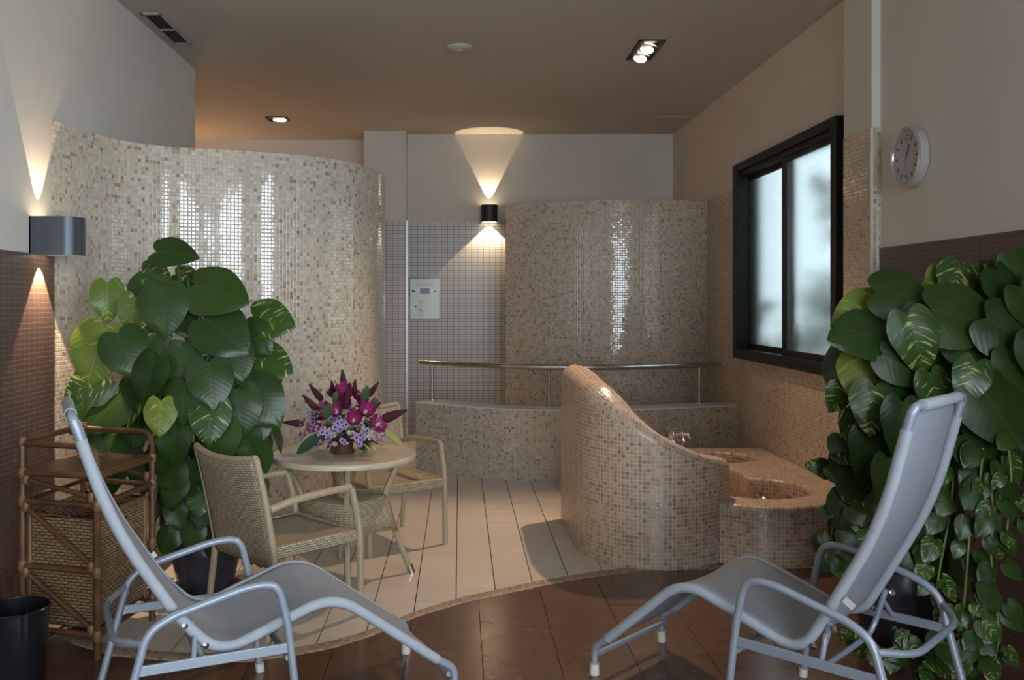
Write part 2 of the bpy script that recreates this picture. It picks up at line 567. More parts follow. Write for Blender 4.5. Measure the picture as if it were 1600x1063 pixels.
# rest of the floor out of view
m = MB(); m.box(-2.3, 2.9, -5.2, 1.7, -.005, 0); m.build('brown_floor_field', TILE_BROWN, floor)
m = MB(); m.box(-5.2, -.75, 6.8, 11, -.005, -.001); m.box(-.75, 2.5, 8.5, 11, -.005, -.001); m.build('pale_floor_field', TILE_WHITE, floor)
# mosaic edging strip
P = []; UV = []; L = 0; prev = None
for k in range(111):
    x = -2.2 + k * 4.4 / 110; y = curve_edge(x)
    if prev: L += math.hypot(x - prev[0], y - prev[1])
    prev = (x, y)
    row = [(x, y - .004, -.004), (x, y, .001), (x, y + .012, .004), (x, y + EDGEW - .012, .004), (x, y + EDGEW, .002), (x, y + EDGEW + .004, -.004)]
    P.append(row); UV.append([(L, a) for a in (0, .008, .022, .066, .08, .09)])
m = MB(); m.grid(P, UV); struct(m.build('trim_1', MOS_E, None, True), 'curved mosaic edging strip between brown and pale floor')

m = MB(); m.box(-5.2, 2.9, -5.3, 11.2, CZ, CZ + .2)
ceiling = struct(m.build('ceiling', CEIL), 'plain matt ceiling')
m = MB(); m.bbox(1.8, 2.45, 9.55, 10.25, CZ - .006, CZ - .0005, .002); m.build('access_panel', CEIL, ceiling)

# left wall
BTL = 1.804; BTR = 1.866
m = MB(); m.box(XL - .2, XL, YREAR, 7.64, 0, CZ)
wl = struct(m.build('wall_left', PLASTER), 'white plaster left wall with brown mosaic lower half')
m = MB(); m.box(XL - .01, XL + .008, YREAR, 4.97, 0, BTL); m.build('brown_mosaic', BROWN_W, wl)
# corridor behind
m = MB(); m.box(-5.2, -5.0, 7.6, 11.2, 0, CZ); m.box(-5.2, XL - .15, 7.44, 7.63, 0, CZ); m.box(-5.2, -1.10, 10.95, 11.15, 0, CZ)
struct(m.build('wall_corridor', PLASTER), 'plaster corridor wall lit orange behind the curved mosaic wall')
# back wall
m = MB(); m.box(-1.10, XR + .2, YB, YB + .2, 0, CZ); m.box(-1.10, -.61, YB - .2, YB, 0, CZ); m.box(-1.10, -.95, YB, 11.15, 0, CZ)
wb = struct(m.build('wall_back', PLASTER), 'plaster back wall with grey tiled lower part')
m = MB(); m.box(-.612, XR, YB - .008, YB + .01, 0, 2.487); m.box(-1.108, -.604, YB - .208, YB - .19, 0, 2.487); m.box(-.618, -.604, YB - .208, YB, 0, 2.487)
m.build('grey_tiling', GREY_W, wb)
m = MB(); m.box(-.616, -.592, YB - .214, YB - .18, 0, 2.49); m.build('corner_strip', simple('alu_strip', (.5, .5, .52), .35, .7), wb)

# right wall with the frosted window
WY0, WY1, WZ0, WZ1 = 5.93, 8.06, 1.075, 2.745
MT = 2.575
m = MB()
m.box(XR, XR + .2, 5.5, WY0, MT, CZ); m.box(XR, XR + .2, WY0, WY1, WZ1, CZ); m.box(XR, XR + .2, WY1, YB + .2, MT, CZ)
m.box(2.42, XR + .2, 5.32, 5.70, MT, CZ)
m.box(XC, XC + .2, 2.3, 5.4, 0, CZ); m.box(XC, XC + .2, -4.9, -.6, 3.4, CZ); m.box(XC, XC + .2, -4.9, -.6, 0, 1.0); m.box(XC, XC + .2, YREAR - .2, -4.9, 0, CZ)
m.box(XC, XC + .2, -.6, 1.0, 0, CZ); m.box(XC, XC + .2, 2.0, 2.3, 0, CZ); m.box(XC, XC + .2, 1.0, 2.0, 3.2, CZ); m.box(XC, XC + .2, 1.0, 2.0, 0, 1.3)
wr = struct(m.build('wall_right', PLASTER), 'plaster right wall with beige mosaic around the dark framed window')
m = MB()
m.box(XR - .004, XR + .2, 5.5, WY0, 0, MT); m.box(XR - .004, XR + .2, WY0, WY1, 0, WZ0); m.box(XR - .004, XR + .2, WY1, YB, 0, MT)
m.box(2.416, XR + .2, 5.316, 5.70, 0, MT)
m.build('beige_mosaic', MOS_B, wr)
m = MB(); m.box(XC - .008, XC + .01, 2.3, 5.318, 0, BTR); m.build('brown_mosaic', BROWN_W, wr)
m = MB(); m.box(2.408, 2.424, 5.306, 5.322, 0, MT); m.build('corner_strip', TRIMW, wr)
# rear wall (behind the viewer) with a wide glazed opening
m = MB(); m.box(-2.43, -.3, YREAR - .2, YREAR, 0, CZ); m.box(2.3, 2.7, YREAR - .2, YREAR, 0, CZ); m.box(-.3, 2.3, YREAR - .2, YREAR, 3.2, CZ); m.box(-.3, 2.3, YREAR - .2, YREAR, 0, .4)
struct(m.build('wall_rear', PLASTER), 'plaster rear wall with wide glazed opening')
m = MB()
for y0_, y1_, za, zb in ((-4.9, -2.75, 1.0, 3.4), (-2.75, -.6, 1.0, 3.4), (1.0, 2.0, 1.3, 3.2)):
    for y in (y0_, y1_ - .04): m.box(XC + .06, XC + .12, y, y + .04, za, zb)
    for z in (za, zb - .05): m.box(XC + .06, XC + .12, y0_, y1_, z, z + .05)
struct(m.build('window_2', BLACKF), 'dark framed high side windows beyond the plant')
m = MB()
for x in (-.3, 1.0, 2.24): m.box(x, x + .06, YREAR - .14, YREAR - .08, .4, 3.2)
for z in (.4, 3.14): m.box(-.3, 2.3, YREAR - .14, YREAR - .08, z, z + .06)
struct(m.build('window_3', BLACKF), 'dark framed wide window at the rear')

# curved mosaic wall on the left
LW = [(-2.235, 4.90), (-2.232, 4.935), (-2.18, 5.23), (-2.118, 5.50), (-2.007, 5.68), (-1.863, 5.795), (-1.70, 5.868), (-1.50, 5.93), (-1.239, 6.046),
      (-.978, 6.207), (-.80, 6.406), (-.718, 6.557), (-.660, 6.747), (-.625, 6.97), (-.605, 7.3), (-.63, 7.7), (-.72, 8.1), (-.9, 8.5), (-1.2, 8.8), (-1.6, 9.0)]


def wall_ribbon(name, pts, z0, z1, th, mat, sub=6, capmat=None, side=1, cap_r=.0):
    C = [Vector((p[0], p[1], 0)) for p in pts]
    C = cr([p for p in C], sub)
    # light smoothing
    for _ in range(6):
        C = [C[0]] + [(C[i - 1] + C[i] * 2 + C[i + 1]) / 4 for i in range(1, len(C) - 1)] + [C[-1]]
    n = len(C); N = []
    for i in range(n):
        t = C[min(i + 1, n - 1)] - C[max(i - 1, 0)]; t.normalize(); N.append(Vector((-t.y, t.x, 0)) * side)
    P = []; UV = []; L = 0
    for i in range(n):
        if i: L += (C[i] - C[i - 1]).length
        a = C[i]; b = C[i] + N[i] * th
        pr = [(a, z0), (a, z1), (b, z1), (b, z0)]
        P.append([(p.x, p.y, z) for p, z in pr]); UV.append([(L, z0), (L, z1), (L, z1 + th), (L, z1 + th + z1 - z0)])
    m = MB()
    f = [[P[i][j] for j in range(2)] for i in range(n)]
    m.grid([[P[i][0], P[i][1]] for i in range(n)], [[UV[i][0], UV[i][1]] for i in range(n)], True)
    m.grid([[P[i][1], P[i][2]] for i in range(n)], [[UV[i][1], UV[i][2]] for i in range(n)], True)
    m.grid([[P[i][2], P[i][3]] for i in range(n)], [[UV[i][2], UV[i][3]] for i in range(n)], True)
    for i in (0, n - 1):
        m.add(P[i], [(0, 1, 2, 3)], [[(0, z0), (0, z1), (th, z1), (th, z0)]])
    o = m.build(name, mat, None, True, 35)
    return o, C, N


o, _, _ = wall_ribbon('wall_mosaic', LW, 0, 2.545, .14, MOS_L)
struct(o, 'tall S-curved wall of glossy cream mosaic on the left')
# curved shower wall at the back
BW = [(.478, 10.0), (.474, 9.75), (.478, 9.48), (.52, 9.37), (.75, 9.25), (.984, 9.14), (1.25, 9.03), (1.532, 8.965), (1.85, 8.955), (2.17, 9.0), (2.36, 9.06), (2.51, 9.13)]
BWc = [(.478, 9.40), (.75, 9.25), (.984, 9.15), (1.25, 9.04), (1.532, 8.97), (1.85, 8.955), (2.17, 9.0), (2.36, 9.06), (2.51, 9.13)]
o, _, _ = wall_ribbon('wall_shower', BWc, 0, 2.56, .14, MOS_B)
struct(o, 'convex beige mosaic shower wall at the back')
# low curved wall with slab
KW = [(-.45, 10.6), (-.44, 9.6), (-.42, 8.75), (-.405, 8.42), (-.104, 8.19), (.208, 7.96), (.50, 7.84), (.835, 7.775), (1.2, 7.76), (1.57, 7.83), (1.95, 7.96), (2.267, 8.07), (2.51, 8.10)]
KWc = KW[3:]
LZ = .612
o, KC, KN = wall_ribbon('wall_low', KWc, 0, LZ, .24, MOS_B)
struct(o, 'low curved beige mosaic wall under the steel handrail')
P = []
for c, nn in zip(KC, KN):
    a = c - nn * .008; b = c + nn * .25
    P.append([(a.x, a.y, LZ - .001), (a.x, a.y, LZ + .008), ((a + nn * .008).x, (a + nn * .008).y, LZ + .014), (b.x, b.y, LZ + .014), (b.x, b.y, LZ - .001)])
m = MB(); m.grid(P, None, True); m.build('coping_slab', SLABT, o, True, 30)

# frosted window (structure)
PANE = NT('frosted_glass')
PANE.set(Base_Color=(.098, .112, .111), Roughness=.22, IOR=1.35, Transmission_Weight=1.0)
PANE = PANE.m
fx0 = XR - .06
win = bpy.data.objects.new('window_1', None); COL.objects.link(win); win.location = (0, 0, 0)
struct(win, 'sliding window with black frame and two frosted panes')
A, B = 5.80, 8.095
m = MB(); Z0, Z1 = 1.055, 2.765; fw = .085
m.bbox(fx0, XR + .14, WY0 - .05, WY0 + .035, Z0, Z1, .006); m.bbox(fx0, XR + .14, WY1 - fw, WY1 + .04, Z0, Z1, .006)
m.bbox(fx0 + .002, XR + .14, WY0, WY1, Z1 - .07, Z1, .006); m.bbox(fx0 + .002, XR + .14, WY0, WY1, Z0, Z0 + fw, .006)
m.bbox(fx0 + .03, XR + .12, WY0 + .06, WY1 - .06, Z1 - .115, Z1 - .06, .004)
m.build('frame', BLACKF, win)
YM = 6.94


def sash(y0, y1, x, z0, z1, st, sb):
    m = MB(); t = .045
    m.bbox(x, x + .035, y0, y0 + st, z0, z1, .003); m.bbox(x, x + .035, y1 - sb, y1, z0, z1, .003)
    m.bbox(x + .001, x + .034, y0, y1, z0, z0 + t, .003); m.bbox(x + .001, x + .034, y0, y1, z1 - t, z1, .003)
    s_ = m.build('sash', BLACKF, win)
    m = MB(); m.box(x + .012, x + .02, y0 + st - .005, y1 - sb + .005, z0 + t - .005, z1 - t + .005)
    m.build('frosted_pane', PANE, s_)


sash(WY0 + .01, YM + .03, XR - .02, Z0 + fw, Z1 - .105, .04, .05)
sash(YM - .02, WY1 - fw + .03, XR + .045, Z0 + fw, Z1 - .105, .05, .04)
# reveal closing the wall thickness
m = MB()
m.box(XR + .14, XR + .2, WY0 - .01, WY0 + .02, WZ0, WZ1); m.box(XR + .14, XR + .2, WY1 - .02, WY1 + .01, WZ0, WZ1)
m.build('reveal', PLASTER, win)
# what stands outside the frosted panes
EXTG = simple('garden_ground', (.18, .2, .12), .9); EXTW = simple('garden_wall_paint', (.7, .72, .72), .9)
m = MB(); m.box(2.9, 12, -8, 18, -.25, -.05); struct(m.build('ground', EXTG), 'planted ground outside the frosted window')
m = MB()
for k in range(120):
    yy = random.uniform(-.3, 1.6); c = Vector((3.15 + random.uniform(-.2, .4), 7.2 + yy, random.uniform(.1, 2.0 - max(0, yy) * .55)))
    for q in range(5):
        d = Vector((random.uniform(-1, 1), random.uniform(-1, 1), random.uniform(-1, 1))).normalized()
        e = d.cross(Vector((.3, .2, .9))).normalized()
        L = random.uniform(.12, .25); w = L * .28
        m.add([c, c + d * L * .5 + e * w, c + d * L, c + d * L * .5 - e * w], [(0, 1, 2, 3)])
for (yc, zc, n_, sp) in ((6.93, 2.34, 10, .06), (6.83, 2.12, 6, .05), (8.25, 1.38, 9, .10), (8.28, 1.2, 7, .10), (6.95, 1.35, 22, .26)):
    for q in range(n_):
        c = Vector((2.80 + random.uniform(-.03, .08), yc + random.uniform(-sp, sp), zc + random.uniform(-sp, sp)))
        d = Vector((random.uniform(-.3, .3), random.uniform(-1, 1), random.uniform(-1, 1))).normalized(); e = d.cross(Vector((1, .2, .1))).normalized()
        L = random.uniform(.14, .26); w = L * .3
        m.add([c, c + d * L * .5 + e * w, c + d * L, c + d * L * .5 - e * w], [(0, 1, 2, 3)])
sh = m.build('foliage', simple('garden_leaf', (.15, .27, .08), .6, var=.3)); sh.name = 'foliage'
t = thing('garden_shrub', 'blurred green shrub outside the frosted window pane', 'shrub', (3.15, 7.3, 0))
sh.parent = t; sh.location = (-3.15, -7.3, 0)
m = MB(); m.tube([(0, 0, -.05), (.03, .05, .8), (.0, -.05, 1.6)], .03); m.build('stem', STEMB, t)

# ------------------------------------------------------------------ foot bath
fb = thing('foot_bath', 'mosaic foot bath with a tall sloping curved screen and round basins', 'foot bath', (1.5, 6.2, 0))


def rel(o, root):
    o.parent = root; o.location = (-root.location.x, -root.location.y, -root.location.z) if root.rotation_euler.z == 0 else o.location
    return o


def screen_wall():
    CL = [(.82, 6.42), (.82, 6.1), (.823, 5.85), (.838, 5.70), (.885, 5.52), (1.0, 5.385), (1.19, 5.365), (1.36, 5.455), (1.46, 5.585)]
    HT = [1.105, 1.11, 1.10, 1.075, 1.027, .918, .755, .642, .588]; TH = [.10, .10, .10, .10, .105, .115, .145, .18, .195]
    cl = cr([(x, y, 0) for x, y in CL], 8)
    hs = [p.x for p in cr([(a, 0, 0) for a in HT], 8)]; ths = [p.x for p in cr([(a, 0, 0) for a in TH], 8)]
    n = len(cl); S = [0]
    for i in range(1, n): S.append(S[-1] + (cl[i] - cl[i - 1]).length)
    N = []
    for i in range(n):
        t = (cl[min(i + 1, n - 1)] - cl[max(i - 1, 0)]).normalized(); N.append(Vector((-t.y, t.x, 0)))
    # closed outline: outer side (right-hand of travel), end semicircle, inner side, start semicircle
    out = []
    for i in range(n): out.append((cl[i], -N[i], hs[i], ths[i]))
    e = n - 1
    for k in range(1, 16):
        a = math.pi * k / 16; t = Vector((N[e].y, -N[e].x, 0)); out.append((cl[e], (-N[e] * math.cos(a) + t * math.sin(a)), hs[e], ths[e]))
    for i in range(n - 1, -1, -1): out.append((cl[i], N[i], hs[i], ths[i]))
    for k in range(1, 16):
        a = math.pi * k / 16; t = Vector((-N[0].y, N[0].x, 0)) * -1; t = Vector((N[0].y, -N[0].x, 0)) * -1
        out.append((cl[0], (N[0] * math.cos(a) + t * math.sin(a)), hs[0], ths[0]))
    R = .09
    q = len(out); P = []; UV = []; CP = []; CU = []; L = 0; Ls = 0; prev = None
    for k in range(q + 1):
        c, d, hh, th = out[k % q]; R = interp(th, [.10, .145, .195], [.095, .07, .045])
        p = c + d * th
        if prev is not None:
            L += (p - prev[0]).length; Ls += math.sqrt((p - prev[0]).length ** 2 + (hh - prev[1]) ** 2)
        prev = (p, hh)
        P.append([(p.x, p.y, 0), (p.x, p.y, hh - R)]); UV.append([(L, 0), (L, hh - R)])
        row = []; ru = []
        for a in range(7):
            ph = math.pi / 2 * a / 6
            pp = c + d * (th - R + R * math.cos(ph)); row.append((pp.x, pp.y, hh - R + R * math.sin(ph))); ru.append((Ls, R * ph))
        pp = c; row.append((pp.x, pp.y, hh + .004)); ru.append((Ls, R * math.pi / 2 + th - R))
        CP.append(row); CU.append(ru)
    m = MB(); m.grid(P, UV, True); rel(m.build('screen_wall', MOS_F, None, True, 60), fb)
    m = MB(); m.grid(CP, CU, True); rel(m.build('rounded_coping', MOS_F, None, True, 60), fb)


screen_wall()
DZ = .355


def deck():
    outl = cr([(1.50, 5.46, 0), (1.545, 5.385, 0), (1.66, 5.31, 0), (1.80, 5.265, 0), (1.95, 5.265, 0), (2.10, 5.31, 0), (2.25, 5.40, 0), (2.35, 5.50, 0), (2.410, 5.60, 0)], 6)
    outl += [Vector((2.410, 5.705, 0)), Vector((2.494, 5.71, 0)), Vector((2.494, 6.5, 0)), Vector((2.494, 7.42, 0)), Vector((1.7, 7.45, 0)), Vector((1.0, 7.40, 0)), Vector((.95, 6.6, 0)), Vector((.98, 5.8, 0)), Vector((1.2, 5.5, 0))]
    h2 = cr([(1.66, 5.62, 0), (1.78, 5.53, 0), (1.93, 5.505, 0), (2.08, 5.55, 0), (2.2, 5.68, 0), (2.24, 5.83, 0), (2.2, 5.98, 0), (2.1, 6.09, 0), (1.975, 6.15, 0), (1.955, 6.22, 0), (1.955, 6.5, 0), (1.85, 6.58, 0), (1.72, 6.55, 0), (1.63, 6.4, 0), (1.62, 5.85, 0)], 4, True)
    h1 = [Vector((2.02 + .24 * math.cos(2 * math.pi * k / 36), 6.98 + .24 * math.sin(2 * math.pi * k / 36), 0)) for k in range(36)]
    R = .028
    # top
    bm = bmesh.new()

    def inset(loop, d):
        n = len(loop); o_ = []
        for i in range(n):
            t = (loop[(i + 1) % n] - loop[i - 1]).normalized(); o_.append(loop[i] + Vector((-t.y, t.x, 0)) * d)
        return o_
    io = inset(outl, R)
    for lp in (io, inset(h2, -R * .8), inset(h1, -R * .8)):
        vs = [bm.verts.new((p.x, p.y, DZ)) for p in lp]
        for i in range(len(vs)): bm.edges.new((vs[i - 1], vs[i]))
    bmesh.ops.triangle_fill(bm, use_beauty=True, use_dissolve=False, edges=bm.edges[:], normal=(0, 0, 1))
    bm.verts.index_update()
    m = MB(); vs = [v.co.copy() for v in bm.verts]
    m.add(vs, [[v.index for v in f.verts] for f in bm.faces], [[(v.co.x, v.co.y) for v in f.verts] for f in bm.faces])
    bm.free()
    rel(m.build('deck', MOS_F), fb)
    # outer wall + bullnose
    q = len(outl); P = []; UV = []; CP = []; CU = []; L = 0
    for k in range(q + 1):
        p = outl[k % q]
        if k: L += (p - outl[k - 1]).length
        P.append([(p.x, p.y, 0), (p.x, p.y, DZ - R)]); UV.append([(L, 0), (L, DZ - R)])
        d = (io[k % q] - p)
        CP.append([(p.x + d.x * (1 - math.cos(a)), p.y + d.y * (1 - math.cos(a)), DZ - R + R * math.sin(a)) for a in [math.pi / 2 * j / 5 for j in range(6)]])
        CU.append([(L, .002 + R * math.pi / 2 * j / 5 * .48) for j in range(6)])
    m = MB(); m.grid(P, UV, True); rel(m.build('bath_wall', MOS_F, None, True, 60), fb)
    m = MB(); m.grid(CP, CU, True); rel(m.build('bullnose_rim', MOS_F, None, True, 60), fb)
    for lp, zb in ((h2, .06), (h1, .08)):
        q = len(lp); P = []; UV = []; L = 0; R2 = R * .8; iv = inset(lp, -R2)
        for k in range(q + 1):
            p = lp[k % q]; d = iv[k % q] - p
            if k: L += (p - lp[k - 1]).length
            row = [(p.x + d.x * (1 - math.cos(a)), p.y + d.y * (1 - math.cos(a)), DZ - R2 + R2 * math.sin(a)) for a in [math.pi / 2 * (4 - j) / 4 for j in range(5)]]
            row.append((p.x, p.y, zb)); P.append(row); UV.append([(L, .30 + .01 * (4 - j) / 4) for j in range(5)] + [(L, zb)])
        m = MB(); m.grid(P, UV, True)
        m.add([(p.x, p.y, zb + .002) for p in lp], [tuple(range(q))], [[(p.x, p.y) for p in lp]])
        rel(m.build('basin', MOS_F, None, True, 50), fb)


deck()
# raised pad carrying the tap
m = MB()
m.lathe([(.26, DZ - .01), (.26, .435), (.255, .452), (.24, .46), (.0001, .462)], 36, Matrix.Translation((1.5, 7.12, 0)))
rel(m.build('tap_pad', MOS_F, None, True, 50), fb)
tp = thing('bath_tap', 'chrome mixer tap with levers on the foot bath pad', 'tap', (1.64, 6.99, .461))
m = MB(); m.lathe([(.0001, 0), (.07, 0), (.072, .006), (.05, .014), (.03, .02), (.026, .05), (.03, .065), (.02, .085), (.0001, .088)], 24); m.build('body', CHROME, tp, True)
m = MB(); m.tube(cr([(0, 0, .05), (.06, -.02, .075), (.11, -.035, .07), (.125, -.04, .045)], 5), .011); m.build('spout', CHROME, tp, True)
m = MB(); m.tube([(0, 0, .085), (.0, 0, .105)], .014); m.tube([(-.045, 0, .112), (.045, .01, .112)], .008); m.build('lever', CHROME, tp, True)
for dx, dy in ((-.11, .02), (.10, .05)):
    m = MB(); m.lathe([(.0001, 0), (.038, 0), (.038, .005), (.02, .012), (.017, .035), (.024, .04), (.024, .058), (.0001, .06)], 20, Matrix.Translation((dx, dy, 0))); m.build('valve', CHROME, tp, True)
dr = thing('drain_spout', 'dark round water inlet inside the front basin', 'inlet', (2.04, 6.09, .22))
m = MB(); m.tube(cr([(0, .04, .0), (0, -.02, .0), (.0, -.05, -.02)], 4), .035, 14); m.build('pipe', STEEL, dr, True)
m = MB(); m.lathe([(.035, 0), (.05, 0), (.05, .008), (.035, .008)], 20, Matrix.Translation((0, .025, 0)) @ Matrix.Rotation(math.pi / 2, 4, 'X')); m.build('flange', STEEL, dr, True)

# ------------------------------------------------------------------ handrail
hr = thing('handrail', 'curved polished steel handrail on the low mosaic wall', 'handrail', (.79, 8.0, LZ + .014))
RZ = .975
rp = cr([(-.37, 8.66, RZ), (-.26, 8.57, RZ), (.0, 8.36, RZ), (.30, 8.15, RZ), (.55, 8.05, RZ), (.79, 8.0, RZ), (1.2, 7.98, RZ), (1.57, 8.03, RZ), (1.9, 8.14, RZ), (2.19, 8.27, RZ), (2.40, 8.34, RZ)], 6)
m = MB(); m.tube(rp, .0255, 14); rel(m.build('rail', STEEL, None, True), hr)
for x, y in ((-.26, 8.57), (.79, 8.0), (2.19, 8.27)):
    m = MB(); m.tube([(x, y, LZ + .012), (x, y, RZ - .015)], .013, 12); po = rel(m.build('post', STEEL, None, True), hr)
    m = MB(); m.lathe([(.0001, 0), (.035, 0), (.035, .008), (.014, .012)], 18, Matrix.Translation((x, y, LZ + .013))); fl = m.build('flange', STEEL, po, True)

# ------------------------------------------------------------------ lamps and ceiling fittings
GLOW = emit('lamp_glow', (1.0, .80, .50), 4.0)
GLOW2 = emit('lamp_glow_bright', (1.0, .84, .62), 3.0)


def sconce(loc, rz, label, mat, pw_up, pw_dn, up_deg, dn_deg):
    # local: wall at y=0, projects towards -y; width along x
    t = thing('wall_sconce', label, 'wall lamp', loc, rz, 'up and down wall lamps')
    w, dp, hh = .095, .245, .20
    prof = [(-w, 0)] + [(-w, -dp + .07)]
    for k in range(1, 8):
        a = math.pi * k / 8; prof.append((-w * math.cos(a), -(dp - .07) - .07 * math.sin(a)))
    prof += [(w, -dp + .07), (w, 0)]
    pv = [Vector((x, y, 0)) for x, y in prof]
    inn = [Vector((x * .93, y * .97 if y else 0, 0)) for x, y in prof]
    q = len(pv); m = MB()
    P = [[(p.x, p.y, 0), (p.x, p.y, hh), (i_.x, i_.y, hh), (i_.x, i_.y, 0)] for p, i_ in zip(pv, inn)]
    m.grid([r + [r[0]] for r in P]); m.build('housing', mat, t, True, 35)
    m = MB(); m.box(-w, w, -.008, 0, 0, hh); m.build('back_plate', mat, t)
    for z in (.012, hh - .012):
        m = MB(); m.add([(i_.x * .98, i_.y * .99 - .001, z) for i_ in inn], [tuple(range(q))]); m.build('lamp_glass', GLOW, t)
    M = Matrix.Translation(loc) @ Matrix.Rotation(rz, 4, 'Z')
    for s, z, pw, dg in ((1, hh + .003, pw_up, up_deg), (-1, -.003, pw_dn, dn_deg)):
        a = M @ Vector((0, -.05, z)); b = M @ Vector((0, -.05, z + s))
        spot('sconce_beam', a, b, pw, dg, .10, WARM2, .008)
    return t


sconce((XL, 4.785, 1.795), math.pi / 2, 'large grey wall lamp glowing on the left wall above brown tiles', LAMPM, 22, 75, 50, 62)
sconce((.345, YB, 2.47), 0, 'small dark wall lamp casting a light cone on the back wall', LAMPDK, 32, 46, 52, 96)

# four lamp recessed downlight
dl = thing('recessed_downlight', 'long black recessed ceiling fitting with four round lamps', 'ceiling lamp', (1.445, 7.05, CZ))
m = MB()
m.box(-.10, .10, -.275, -.265, -.012, -.0005); m.box(-.10, .10, .265, .275, -.012, -.0005); m.box(-.10, -.09, -.275, .275, -.012, -.0005); m.box(.09, .10, -.275, .275, -.012, -.0005)
m.build('rim', LAMPDK, dl)
m = MB(); m.box(-.09, .09, -.265, .265, -.003, -.0008); m.build('black_box', BLACKP, dl)
for k in range(4):
    y = -.198 + k * .132; tl = (-1) ** k * .35
    M = Matrix.Translation((0, y, -.018)) @ Matrix.Rotation(tl, 4, 'X') @ Matrix.Rotation(.25, 4, 'Y')
    m = MB(); m.lathe([(.060, 0), (.056, -.004), (.05, .0)], 24, M); lp = m.build('lamp_ring', CHROME, dl, True)
    m = MB(); m.lathe([(.0001, .010), (.03, .006), (.052, -.001)], 24, M); m.build('reflector', GLOW2, dl, True)
for tgt, pw, dg in (((-.6, 5.0, 0), 120, 62), ((1.5, 5.7, .2), 75, 66), ((.3, 5.6, 0), 85, 62), ((2.3, 6.4, 0), 45, 60)):
    spot('downlight_beam', (1.445, 7.0, CZ - .04), tgt, pw, dg, .5, WARM, .04)

d2 = thing('square_downlight', 'small square recessed ceiling lamp above the curved mosaic wall', 'ceiling lamp', (-1.95, 9.7, CZ))
m = MB(); m.box(-.11, .11, -.11, -.095, -.012, -.0005); m.box(-.11, .11, .095, .11, -.012, -.0005); m.box(-.11, -.095, -.11, .11, -.012, -.0005); m.box(.095, .11, -.11, .11, -.012, -.0005); m.build('rim', LAMPDK, d2)
m = MB(); m.box(-.095, .095, -.095, .095, -.003, -.0008); m.build('black_box', BLACKP, d2)
m = MB(); m.lathe([(.0001, -.008), (.05, -.012), (.07, -.016), (.072, -.01)], 24, Matrix.Translation((.02, .03, 0))); m.build('reflector', GLOW2, d2, True)
spot('downlight_beam', (-1.95, 9.7, CZ - .03), (-1.9, 9.6, 0), 40, 90, .6, WARM, .04)

dt = thing('smoke_detector', 'flat pale round detector on the ceiling', 'detector', (0, 6.97, CZ))
m = MB(); m.lathe([(.0001, -.03), (.05, -.03), (.085, -.022), (.10, -.012), (.10, -.0005)], 28); m.build('cover', CEIL, dt, True)
m = MB(); m.lathe([(.0001, -.036), (.02, -.036), (.026, -.029)], 16); m.build('sensor', CEIL, dt, True)

vt = thing('air_vent', 'slatted air vent in the ceiling beside the left wall', 'vent', (-2.10, 6.515, CZ))
m = MB(); vx, vy = .072, .365
m.bbox(-vx, vx, -vy, -vy + .028, -.010, -.0005, .002); m.bbox(-vx, vx, vy - .028, vy, -.010, -.0005, .002); m.bbox(-vx, -vx + .018, -vy, vy, -.010, -.0005, .002); m.bbox(vx - .018, vx, -vy, vy, -.010, -.0005, .002)
m.bbox(-vx, vx, -.008, .008, -.010, -.0005, .002)
m.build('frame', simple('vent_metal', (.42, .40, .37), .5), vt)
m = MB(); m.box(-vx + .01, vx - .01, -vy + .01, vy - .01, -.002, -.0006); m.build('duct', BLACKP, vt)
for k in range(6):
    x = -.048 + k * .0192
    m = MB(); m.box(-.006, .006, -vy + .026, vy - .026, -.0008, .0008, Matrix.Translation((x, 0, -.006)) @ Matrix.Rotation(.5, 4, 'Y')); m.build('slat', simple('vent_slat', (.16, .15, .14), .5) if k == 0 else bpy.data.materials['vent_slat'], vt)

# ------------------------------------------------------------------ wall clock
ck = thing('wall_clock', 'round white and silver clock on the right wall', 'clock', (XC, 4.92, 2.336))
Mc = Matrix.Rotation(-math.pi / 2, 4, 'Y')   # local z -> -x
CW = simple('clock_case', (.52, .52, .50), .25, .2); CD = simple('clock_dial', (.50, .49, .49), .6); CN = simple('clock_mark', (.10, .095, .09), .5); CRIM = simple('clock_rim', (.62, .62, .62), .2, .6)
m = MB(); m.lathe([(.15, 0), (.162, .004), (.164, .05), (.158, .055)], 48, Mc); m.build('case', CW, ck, True)
m = MB(); m.lathe([(.164, .048), (.165, .056), (.155, .060), (.146, .054), (.144, .046)], 48, Mc); m.build('rim', CRIM, ck, True)
m = MB(); m.lathe([(.147, .044), (.0001, .044)], 48, Mc); dial = m.build('dial', CD, ck)


def text(body, size, M, mat, parent, name='numeral', ext=.0006):
    c = bpy.data.curves.new('t', 'FONT'); c.body = body; c.size = size; c.align_x = 'CENTER'; c.align_y = 'CENTER'; c.extrude = ext
    o = bpy.data.objects.new('t', c); COL.objects.link(o)
    dg = bpy.context.evaluated_depsgraph_get(); me = bpy.data.meshes.new_from_object(o.evaluated_get(dg))
    bpy.data.objects.remove(o); me.transform(M); me.materials.clear(); me.materials.append(mat); me.name = name
    return link(name, me, parent)


